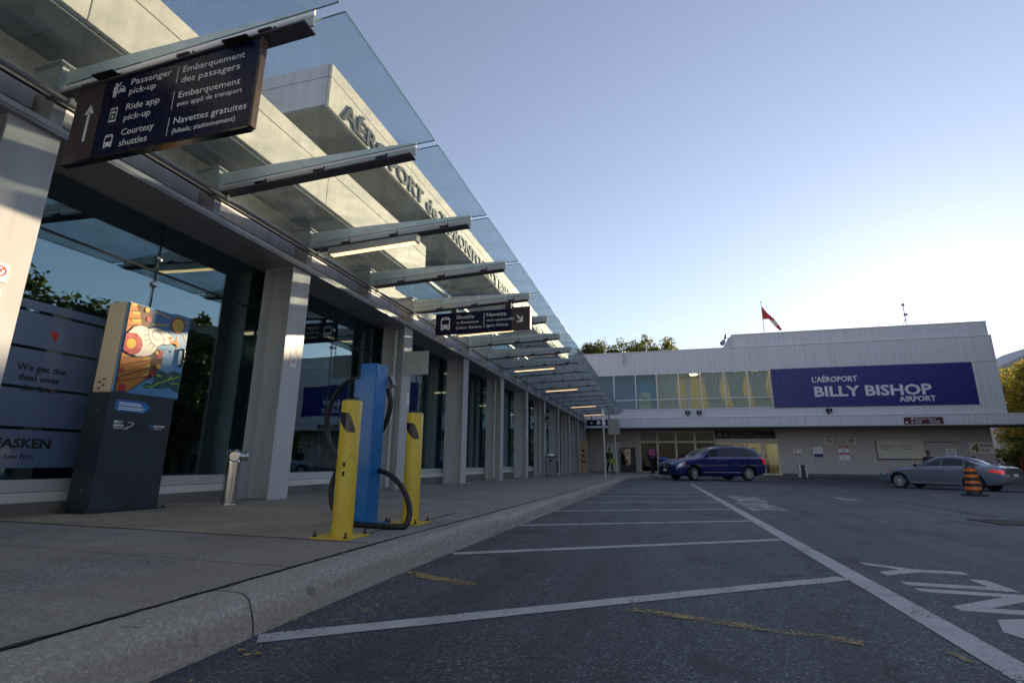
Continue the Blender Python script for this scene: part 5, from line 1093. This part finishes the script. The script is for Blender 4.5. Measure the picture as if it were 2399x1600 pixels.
# small round iron valve covers and leaf litter
lf = MB()
rl = random.Random(5); M['leaf_litter'] = pm("fallen_leaf_yellow", (.30, .20, .06), .7, var=.4)
for i in range(70):
    y = 1.3+rl.random()**2*14; x = xk(y)+.24+abs(rl.gauss(0, .12)); a = rl.random()*6.3; s_ = rl.uniform(.008, .022); c, d = math.cos(a)*s_, math.sin(a)*s_; z = gz(x, y)+.008
    lf.add([(x+c, y+d, z+.004), (x-d*.5, y+c*.5, z), (x-c, y-d, z+.006), (x+d*.5, y-c*.5, z)], [(0, 1, 2, 3)])
o = lf.build("fallen_leaves", M['leaf_litter']); o['kind'] = 'stuff'

# ------------------------------------------------------------------ rooftop things
FZ = 9.93
t = thing("flagpole", "grey flagpole on the roof behind the parapet", "flagpole", (8.05, YU+.6, FZ))
MB().tube([(8.05, YU+.6, FZ), (8.05, YU+.6, 12.35)], [.03, .018], 10).build("pole", M['steel'], t, smooth=True); MB().ball((8.05, YU+.6, 12.38), .05, .05, .05, 10).build("finial", M['grey_bin'], t, smooth=True)
fl = thing("flag", "limp red and white flag hanging from the roof flagpole", "flag", (8.08, YU+.6, 12.1))
M['flag_red'] = pm("flag_red", (.55, .03, .03), .7, var=.08); M['flag_white'] = pm("flag_white", (.62, .58, .50), .7, var=.08)
mp = [[(8.08, 12.10), (8.08, 11.05)], [(8.42, 11.55), (8.46, 11.02)], [(8.80, 10.98), (8.66, 10.75)], [(9.15, 10.45), (8.98, 10.25)], [(9.28, 10.25), (9.10, 10.06)]]
def fgrid(u, v):
    q = u*4; i = min(3, int(q)); f = q-i; a = [mp[i][0][k]*(1-f)+mp[i+1][0][k]*f for k in (0, 1)]; b = [mp[i][1][k]*(1-f)+mp[i+1][1][k]*f for k in (0, 1)]
    return (a[0]*(1-v)+b[0]*v, YU+.6+.10*math.sin(u*9+v*3), a[1]*(1-v)+b[1]*v)
for nm, m, u0, u1 in (("red_band", 'flag_red', 0, .42), ("white_band", 'flag_white', .42, .68), ("red_band", 'flag_red', .68, 1)):
    MB().grid(lambda u, v, u0=u0, u1=u1: fgrid(u0+(u1-u0)*u, v), 16, 8).build(nm, M[m], fl, smooth=True)
MB().prism([(8.72+.1*math.cos(a)*(1 if k % 2 else .55), 0, 10.98+.13*math.sin(a)*(1 if k % 2 else .55)) for k, a in enumerate([math.pi*i/6 for i in range(12)])], (0, YU+.44, 0), (0, YU+.445, 0)).build("leaf_emblem", M['flag_red'], fl)
def mast(x, h, base, label, bits, y=YU+.6):
    t = thing("antenna_mast", label, "antenna", (x, y, base)); MB().tube([(x, y, base), (x+.0, y, base+h)], .03, 8).build("mast", M['steel'], t)
    for (dx, dz, w_, hh_) in bits: MB().box(x+dx-w_/2, x+dx+w_/2, y-.08, y+.08, base+dz, base+dz+hh_).build("antenna_box", M['grey_bin'], t, bevel=.01)
    for s_ in (-1, 1): MB().tube([(x, y, base+h*.35), (x+s_*.22, y, base)], .018, 6).build("strut", M['steel'], t)
mast(-.40, 1.12, 8.6, "short antenna mast with grey box in front of the tree crown", ((.08, .62, .16, .22), (-.07, .4, .10, .12)))
mast(17.0, 1.62, 9.93, "thin antenna mast with two small boxes left of the sun glare", ((0, 1.45, .14, .18), (.06, .75, .2, .16)))
mast(-3.55, 1.9, 8.6, "antenna mast seen through the canopy glass edge at the far roof", ((.05, .9, .16, .2), (-.06, .5, .14, .16)))
def dish(x, z, r, ax, label, lnb=True):
    t = thing("satellite_dish", label, "dish", (x, YU+.4, z-r)); a = Vector(ax).normalized(); c = Vector((x, YU+.4, z))
    MB().lathe([(.02, -.10*r/.3), (r*.6, -.055*r/.3), (r, .02), (r*.99, .035), (r*.6, -.035*r/.3), (.02, -.07)], c, a, 24).build("dish", M['grey_bin'], t, smooth=True)
    MB().tube([c-a*.05, c-a*.18+Vector((0, 0, -.05)), (c.x-a.x*.18, c.y-a.y*.18, 8.6)], .025, 8).build("mount", M['steel'], t)
    if lnb: MB().tube([c+Vector((0, 0, -r)), c+a*r*1.1+Vector((0, 0, -r*.5))], .015, 6).box(*(lambda p: (p.x-.05, p.x+.05, p.y-.05, p.y+.05, p.z-.05, p.z+.05))(c+a*r*1.1+Vector((0, 0, -r*.5)))).build("receiver_arm", M['dark_steel'], t)
dish(5.15, 9.38, .24, (-.75, -.6, .3), "lower round satellite dish on the roof left of the penthouse"); dish(5.36, 9.82, .23, (-.95, -.25, .2), "upper satellite dish seen nearly edge-on by the penthouse corner", False)

# ------------------------------------------------------------------ people
SKIN = {k: pm("skin_"+k, c, .55, var=.06) for k, c in (("light", (.50, .30, .21)), ("brown", (.16, .085, .05)), ("mid", (.33, .19, .12)))}
def skinned(name, m, verts, edges, radii, parent, sub=1):
    me = bpy.data.meshes.new(name); me.from_pydata(verts, edges, []); ob = bpy.data.objects.new(name, me); COL.objects.link(ob)
    md = ob.modifiers.new("s", 'SKIN'); md.use_smooth_shade = True
    sv = me.skin_vertices[0].data
    for i, r in enumerate(radii): sv[i].radius = r if isinstance(r, tuple) else (r, r); sv[i].use_root = (i == 0)
    s2_ = ob.modifiers.new("u", 'SUBSURF'); s2_.levels = sub; s2_.render_levels = sub
    dg = bpy.context.evaluated_depsgraph_get(); m2 = bpy.data.meshes.new_from_object(ob.evaluated_get(dg)); bpy.data.objects.remove(ob); bpy.data.meshes.remove(me)
    m2.name = name; m2.materials.clear(); m2.materials.append(m); m2.polygons.foreach_set("use_smooth", [True]*len(m2.polygons))
    o = bpy.data.objects.new(name, m2); COL.objects.link(o); o.parent = parent; return o
def person(label, loc, rz, J, H, skin, top, trousers, shoes, hair, long_hair=False, legs=True, sleeves=True):
    """local frame: +x forward, +y left, z up. J: joint positions by name."""
    t = thing("person", label, "person", loc, rz); J = {k: Vector(v) for k, v in J.items()}
    V = []; E_ = []; Rr = []
    def add(p, r, par=None):
        V.append(tuple(p)); Rr.append(r); i = len(V)-1
        if par is not None: E_.append((par, i))
        return i
    k = H/1.75; pel = add(J['pelvis'], (.125*k, .10*k)); sp = add(J['pelvis'].lerp(J['chest'], .5), (.115*k, .085*k), pel); ch = add(J['chest'], (.14*k, .10*k), sp); nb = add(J['neck'], .055*k, ch)
    hb = add(J['neck'].lerp(J['head'], .55), .06*k, nb); hd = add(J['head'], (.078*k, .092*k), hb); add(J['head']+Vector((0, 0, .075*k)), .062*k, hd)
    for s_ in ('l', 'r'):
        sh = add(J['sh_'+s_], .052*k, ch); el = add(J['el_'+s_], .040*k, sh); wr = add(J['wr_'+s_], .027*k, el)
        d = (J['wr_'+s_]-J['el_'+s_]).normalized(); pa = add(J['wr_'+s_]+d*.055*k, (.036*k, .018*k), wr)
        sd_ = Vector((0, 0, 1)).cross(d); sd_ = sd_.normalized() if sd_.length > .1 else Vector((1, 0, 0)); cu = sd_.cross(d)
        for f in range(4):
            q = J['wr_'+s_]+d*.10*k+sd_*(f-1.5)*.019*k; a = add(q, .0095*k, pa); b = add(q+d*.035*k*(1, 1.15, 1.1, .85)[f]+cu*.010*k, .008*k, a); add(q+d*.055*k*(1, 1.2, 1.1, .8)[f]+cu*.026*k, .007*k, b)
        q = J['wr_'+s_]+d*.04*k+sd_*.035*k; a = add(q, .011*k, pa); add(q+d*.035*k+sd_*.018*k, .008*k, a)
        if legs:
            hp = add(J['hp_'+s_], .085*k, pel); kn = add(J['kn_'+s_], .055*k, hp); an = add(J['an_'+s_], .036*k, kn); add(J['an_'+s_]+Vector((.13*k, 0, -.05*k)), .032*k, an)
    body = skinned("body", SKIN[skin], V, E_, Rr, t)
    # clothing: closed shells that follow the same joints
    V = [tuple(J['pelvis']-Vector((0, 0, .06*k))), tuple(J['pelvis'].lerp(J['chest'], .5)), tuple(J['chest']), tuple(J['neck']-Vector((0, 0, .035*k)))]; E2 = [(0, 1), (1, 2), (2, 3)]; r2 = [(.155*k, .125*k), (.145*k, .115*k), (.165*k, .125*k), .072*k]
    for s_ in ('l', 'r'):
        i = len(V); V += [tuple(J['sh_'+s_]), tuple(J['el_'+s_]), tuple(J['el_'+s_].lerp(J['wr_'+s_], .92 if sleeves else .1))]; E2 += [(2, i), (i, i+1), (i+1, i+2)]; r2 += [.070*k, .056*k, .044*k]
    skinned("jacket", top, V, E2, r2, t)
    if legs:
        V = [tuple(J['pelvis'])]; E2 = []; r2 = [(.142*k, .118*k)]
        for s_ in ('l', 'r'):
            i = len(V); V += [tuple(J['hp_'+s_]), tuple(J['kn_'+s_]), tuple(J['an_'+s_]+Vector((0, 0, .02)))]; E2 += [(0, i), (i, i+1), (i+1, i+2)]; r2 += [.100*k, .070*k, .056*k]
        skinned("trousers", trousers, V, E2, r2, t)
        for s_ in ('l', 'r'):
            a = J['an_'+s_]; skinned("shoe", shoes, [tuple(a+Vector((-.05*k, 0, -.035*k))), tuple(a+Vector((.06*k, 0, -.045*k))), tuple(a+Vector((.17*k, 0, -.052*k)))], [(0, 1), (1, 2)], [.045*k, (.048*k, .042*k), (.040*k, .032*k)], t)
    h = J['head']; hm = MB().ball((h.x-.018*k, h.y, h.z+.045*k), .098*k, .088*k, .088*k, 14)
    if long_hair: hm.tube([(h.x-.05*k, h.y, h.z+.05*k), (h.x-.085*k, h.y, h.z-.08*k), (h.x-.09*k, h.y, h.z-.25*k)], [.08*k, .085*k, .05*k], 12)
    hm.build("hair", hair, t, world=False, smooth=True)
    for s_ in (-1, 1): MB().ball((h.x+.083*k, h.y+s_*.03*k, h.z+.012*k), .010*k, .012*k, .009*k, 8).build("eye", M['black'], t, world=False); MB().ball((h.x, h.y+s_*.083*k, h.z-.005*k), .018*k, .010*k, .03*k, 8).build("ear", SKIN[skin], t, world=False)
    MB().ball((h.x+.098*k, h.y, h.z-.015*k), .020*k, .013*k, .022*k, 8).build("nose", SKIN[skin], t, world=False); MB().ball((h.x+.086*k, h.y, h.z-.055*k), .010*k, .026*k, .007*k, 8).build("mouth", M['maroon'], t, world=False)
    return t
M['hair_black'] = pm("hair_black", (.012, .01, .01), .4, var=.2); M['cloth_black'] = pm("cloth_black", (.014, .014, .017), .85, var=.2); M['cloth_pink'] = pm("cloth_pink", (.42, .10, .18), .8, var=.12); M['cloth_red'] = pm("cloth_red", (.45, .02, .03), .8, var=.1)
M['bag_green'] = pm("bag_green", (.30, .42, .02), .6, var=.1); M['pack_blue'] = pm("backpack_blue", (.03, .07, .26), .7, var=.1)
def stand(H, step=.0, arm=.0, bend=.25):
    k = H/1.75; J = dict(pelvis=(0, 0, .95*k), chest=(.01, 0, 1.30*k), neck=(.0, 0, 1.48*k), head=(.025*k, 0, 1.635*k))
    for s_, g_ in (('l', 1), ('r', -1)):
        st_ = step*g_
        J['sh_'+s_] = (0, g_*.185*k, 1.42*k); J['el_'+s_] = (-.03-arm*g_, g_*.225*k, 1.13*k); J['wr_'+s_] = (.04-arm*g_*1.2+bend*.3, g_*.215*k, (.88+.25*bend)*k)
        J['hp_'+s_] = (0, g_*.09*k, .90*k); J['kn_'+s_] = (.03+st_*.5, g_*.09*k, .50*k); J['an_'+s_] = (st_-(.06 if st_ < 0 else 0), g_*.09*k, (.075+(.04 if st_ < 0 else 0))*k)
    return J
zz_ = wz(34)
person("woman in black clothes walking past the far columns with lime green bag", (-3.02, 34, zz_), R(-65), stand(1.62, .26, .10), 1.62, "light", M['cloth_black'], M['cloth_black'], M['cloth_black'], M['hair_black'], True)
hb_ = thing("handbag", "lime green shoulder bag carried by the walking woman in black", "bag", (-2.80, 33.84, zz_+.62))
MB().box(-2.98, -2.64, 33.76, 33.90, zz_+.62, zz_+.92).build("pouch", M['bag_green'], hb_, bevel=.03); MB().tube(spl([(-2.94, 33.83, zz_+.90), (-3.0, 33.86, zz_+1.2), (-2.94, 33.95, zz_+1.36), (-2.72, 33.86, zz_+.90)], 6), .012, 8).build("strap", M['bag_green'], hb_)
J = stand(1.78, .0, 0, 1.2); zm = wz(31.8)
person("man in pink jacket and black trousers standing by the shop window", (-.33, 31.8, zm), R(-35), J, 1.78, "brown", M['cloth_pink'], M['cloth_black'], M['sign_white'], M['hair_black'])
bp_ = thing("backpack", "blue backpack worn by the standing man in pink", "bag", (-.52, 31.93, zm+1.0)); c, s_ = math.cos(R(-35)), math.sin(R(-35))
MB().obox((-.33-.23*c, 31.8-.23*s_, zm+1.20), (.09*c, .09*s_, 0), (-.15*s_, .15*c, 0), (0, 0, .24)).build("pack", M['pack_blue'], bp_, bevel=.05)
for g_ in (-.12, .12): MB().tube(spl([(-.33-.15*c-g_*s_, 31.8-.15*s_+g_*c, zm+1.42), (-.33-g_*s_, 31.8+g_*c, zm+1.50), (-.33+.15*c-g_*s_, 31.8+.15*s_+g_*c, zm+1.36), (-.33+.13*c-g_*1.2*s_, 31.8+.13*s_+g_*1.2*c, zm+1.1), (-.33-.13*c-g_*1.3*s_, 31.8-.13*s_+g_*1.3*c, zm+1.0)], 5), .014, 6).build("strap", M['pack_blue'], bp_)
zk2 = gz(13, 31.2)
person("dark-clothed man standing behind the roof of the sedan", (13.5, 31.6, zk2), R(-120), stand(1.80, .05, .02), 1.80, "brown", M['cloth_black'], M['cloth_black'], M['cloth_black'], M['hair_black'])
def seated(H):
    J = stand(H); k = H/1.75; out = {a: Vector(b) for a, b in J.items()}
    for s_, g_ in (('l', 1), ('r', -1)): out['wr_'+s_] = Vector((.36, g_*.16, 1.18*k)); out['el_'+s_] = Vector((.14, g_*.24, 1.14*k)); out['kn_'+s_] = Vector((.42, g_*.12, .93*k)); out['an_'+s_] = Vector((.52, g_*.12, .55*k)); out['hp_'+s_] = Vector((.05, g_*.09, .93*k))
    return out

dvp = Vector((vc.x, vc.y, gz(vc.x, vc.y)))+V_*.38+vl*.42
person("driver in red top seen through the minivan's open front window", (dvp.x, dvp.y, dvp.z-.30+.02), VH, seated(1.72), 1.72, "mid", M['cloth_red'], M['cloth_black'], M['cloth_black'], M['hair_black'], legs=False)

# ------------------------------------------------------------------ trees, fence, distant house
def leafmat(name, col, col2):
    m, t, b = nodes(name); v = coords(t); n = noise(t, v, 2.2, 4); c = ramp(t, n, [(.3, col), (.7, col2)]); L(t, c, b.inputs["Base Color"]); b.inputs["Roughness"].default_value = .55
    out = t.nodes["Material Output"]; tl = N(t, "ShaderNodeBsdfTranslucent"); L(t, mixc(t, 1., c, (1.25, 1.2, .6), 'MULTIPLY'), tl.inputs[0])
    mx = N(t, "ShaderNodeMixShader"); mx.inputs[0].default_value = .5; L(t, b.outputs[0], mx.inputs[1]); L(t, tl.outputs[0], mx.inputs[2]); L(t, mx.outputs[0], out.inputs[0]); return m
M['bark'] = pm("bark", (.06, .048, .036), .9, var=.3, bmp=.6, bscale=12, stretch=(3, 3, .6))
LG = leafmat("leaf_dark_green", (.025, .05, .018), (.07, .115, .03)); LO = leafmat("leaf_olive", (.085, .10, .035), (.19, .20, .07)); LYy = leafmat("leaf_yellow_green", (.13, .16, .025), (.32, .28, .05)); LA = leafmat("leaf_autumn", (.16, .12, .025), (.32, .20, .05))
def tree(name, label, x, y, h, r, mats, n=5200, ls=.13, trunk=.35, seed=1, flat=1., clumps=34, cat="tree", droop=0.):
    rd = random.Random(seed); z = gz(x, y)-.1; t = thing(name, label, cat, (x, y, z)); ch = h*(1-trunk); cz = z+h*trunk+ch*.5
    cs = []
    for i in range(clumps):
        while True:
            p = Vector((rd.uniform(-1, 1), rd.uniform(-1, 1), rd.uniform(-1, 1)))
            if .25 < p.length < 1: break
        cs.append((Vector((x+p.x*r, y+p.y*r, cz+p.z*ch*.5*flat)), rd.uniform(.16, .34)*r))
    m = MB().tube([(x, y, z), (x+.05*r, y, z+h*trunk*.6), (x-.02*r, y+.03*r, z+h*trunk), (x, y, z+h*.72)], [h*.028, h*.022, h*.018, h*.006], 10); m.build("trunk", M['bark'], t, smooth=True)
    m = MB()
    for c, cr in cs[:16]: 
        b0 = Vector((x, y, z+h*trunk*rd.uniform(.75, 1.25))); md_ = b0.lerp(c, .5)+Vector((0, 0, -.06*h)); m.tube([b0, md_, c], [h*.011, h*.007, h*.003], 6)
    m.build("limbs", M['bark'], t, smooth=True)
    m = MB()
    for i in range(n):
        c, cr = cs[rd.randrange(len(cs))]; d = Vector((rd.gauss(0, 1), rd.gauss(0, 1), rd.gauss(0, .8))); d = d.normalized()*cr*(rd.random()**.45)*1.15; p = c+d
        a = Vector((rd.gauss(0, 1), rd.gauss(0, 1), rd.gauss(0, .6)-droop)).normalized(); b = a.orthogonal().normalized(); b = (b*math.cos(i)+a.cross(b)*math.sin(i)); s_ = ls*rd.uniform(.55, 1.3)
        m.c = 0 if rd.random() < .6 else (len(mats)-1 if rd.random() < .5 else min(1, len(mats)-1))
        m.add([p-a*s_, p+b*s_*.42, p+a*s_, p-b*s_*.42], [(0, 1, 2, 3)])
    m.build("crown", mats, t); return t
# crowns rising behind the far roof
for x, y, h, r, sd_, lb in ((-6.4, 62, 15.4, 3.1, 11, "olive green tree crown behind the far roof, nearest the canopy"), (-2.7, 63, 15.5, 3.2, 12, "olive tree crown behind the far roof, middle of three"), (.4, 64, 16.1, 3.2, 13, "olive green tree crown behind the short antenna mast")):
    tree("willow_tree", lb, x, y, h, r, [LO, LG, LYy], 16000, .2, .5, sd_, 1., droop=.6, clumps=95)
# right-hand trees beyond the building corner
tree("autumn_tree", "yellow green tree right of the ferry terminal corner", 27.2, 46.5, 8.6, 3.3, [LYy, LO, LA], 14000, .17, .12, 21, clumps=70)
tree("autumn_tree", "golden brown tree at the right picture edge behind the yellow green one", 30.6, 50.5, 9.4, 3.6, [LA, LYy, LO], 12000, .18, .12, 22, clumps=60)
tree("hedge_shrub", "dark green shrub below the yellow green tree at the building corner", 24.6, 44.6, 3.4, 1.7, [LG, LO], 5000, .10, .05, 23, cat="shrub"); tree("hedge_shrub", "olive shrub behind the red fence at the right picture edge", 27.6, 44.4, 3.6, 1.9, [LO, LG, LYy], 5000, .10, .05, 24, cat="shrub")
# trees across the road, outside the frame but mirrored in the glass front
for i, (x, y, h, r) in enumerate(((24, 17, 12.4, 3.8), (25.5, 21.5, 12.8, 4.0), (26, 26, 12.2, 3.6), (25, 30.0, 10.0, 3.0), (26.5, 33.0, 13.0, 3.0), (23, 12, 12.0, 3.8), (22, 7, 11.0, 3.6))):
    tree("street_tree", "dark street tree across the road, mirrored in the terminal glass", x, y, h, r, [LG, LO], 8000, .24, .12, 31+i, clumps=60)['group'] = "street trees across the road"
pg = thing("parking_garage", "long garage with horizontal bands across the road, mirrored in the glass", "building", (36, 38, 0))
for k in range(6): bx("parapet_band", M['soffit'], pg, 29, 44, 33, 43.5, 1.0+2.2*k, 2.1+2.2*k)
for k in range(4): bx("pier", M['plinth'], pg, 29.3, 29.8, 33.3+3.2*k, 33.8+3.2*k, -.4, 13.0)
bx("core", M['int_dark'], pg, 32, 43, 33.5, 43, -.4, 13.0)
fn = thing("red_fence", "dark red slatted fence beyond the tail of the sedan", "fence", (25.5, 41.6, gz(25, 41)))
M['fence_red'] = pm("fence_red", (.16, .018, .02), .6, var=.15)
for i in range(6): bx("post", M['fence_red'], fn, 22.9+1.5*i-.05, 22.9+1.5*i+.05, 41.6, 41.7, -.4, 1.15)
for z in (.05, .95): bx("rail", M['fence_red'], fn, 22.9, 30.4, 41.56, 41.598, z, z+.09)
mb = MB()
for i in range(60): mb.box(22.95+.125*i, 23.04+.125*i, 41.53, 41.558, -.2, 1.12)
mb.build("slats", M['fence_red'], fn)
hs1 = thing("gabled_house", "grey gabled building showing its roof edge above the right-hand trees", "building", (46, 74, 0))
HX = 39.0
bx("wall", M['grey_bin'], hs1, HX, HX+16, 74, 84, -.5, 11.4); MB().prism([(HX-.4, 0, 11.4), (HX+16.4, 0, 11.4), (HX+8, 0, 15.6)], (0, 73.6, 0), (0, 84.4, 0)).build("roof", M['grey_bin'], hs1)
for i in range(4): bx("window", M['car_glass'], hs1, HX+1.5+3.6*i, HX+3.1+3.6*i, 73.97, 73.998, 8.2, 9.8)
for o in bpy.data.objects:
    if o.type == 'MESH' and not o.parent and 'kind' not in o.keys() and 'category' not in o.keys(): print("UNTAGGED", o.name)
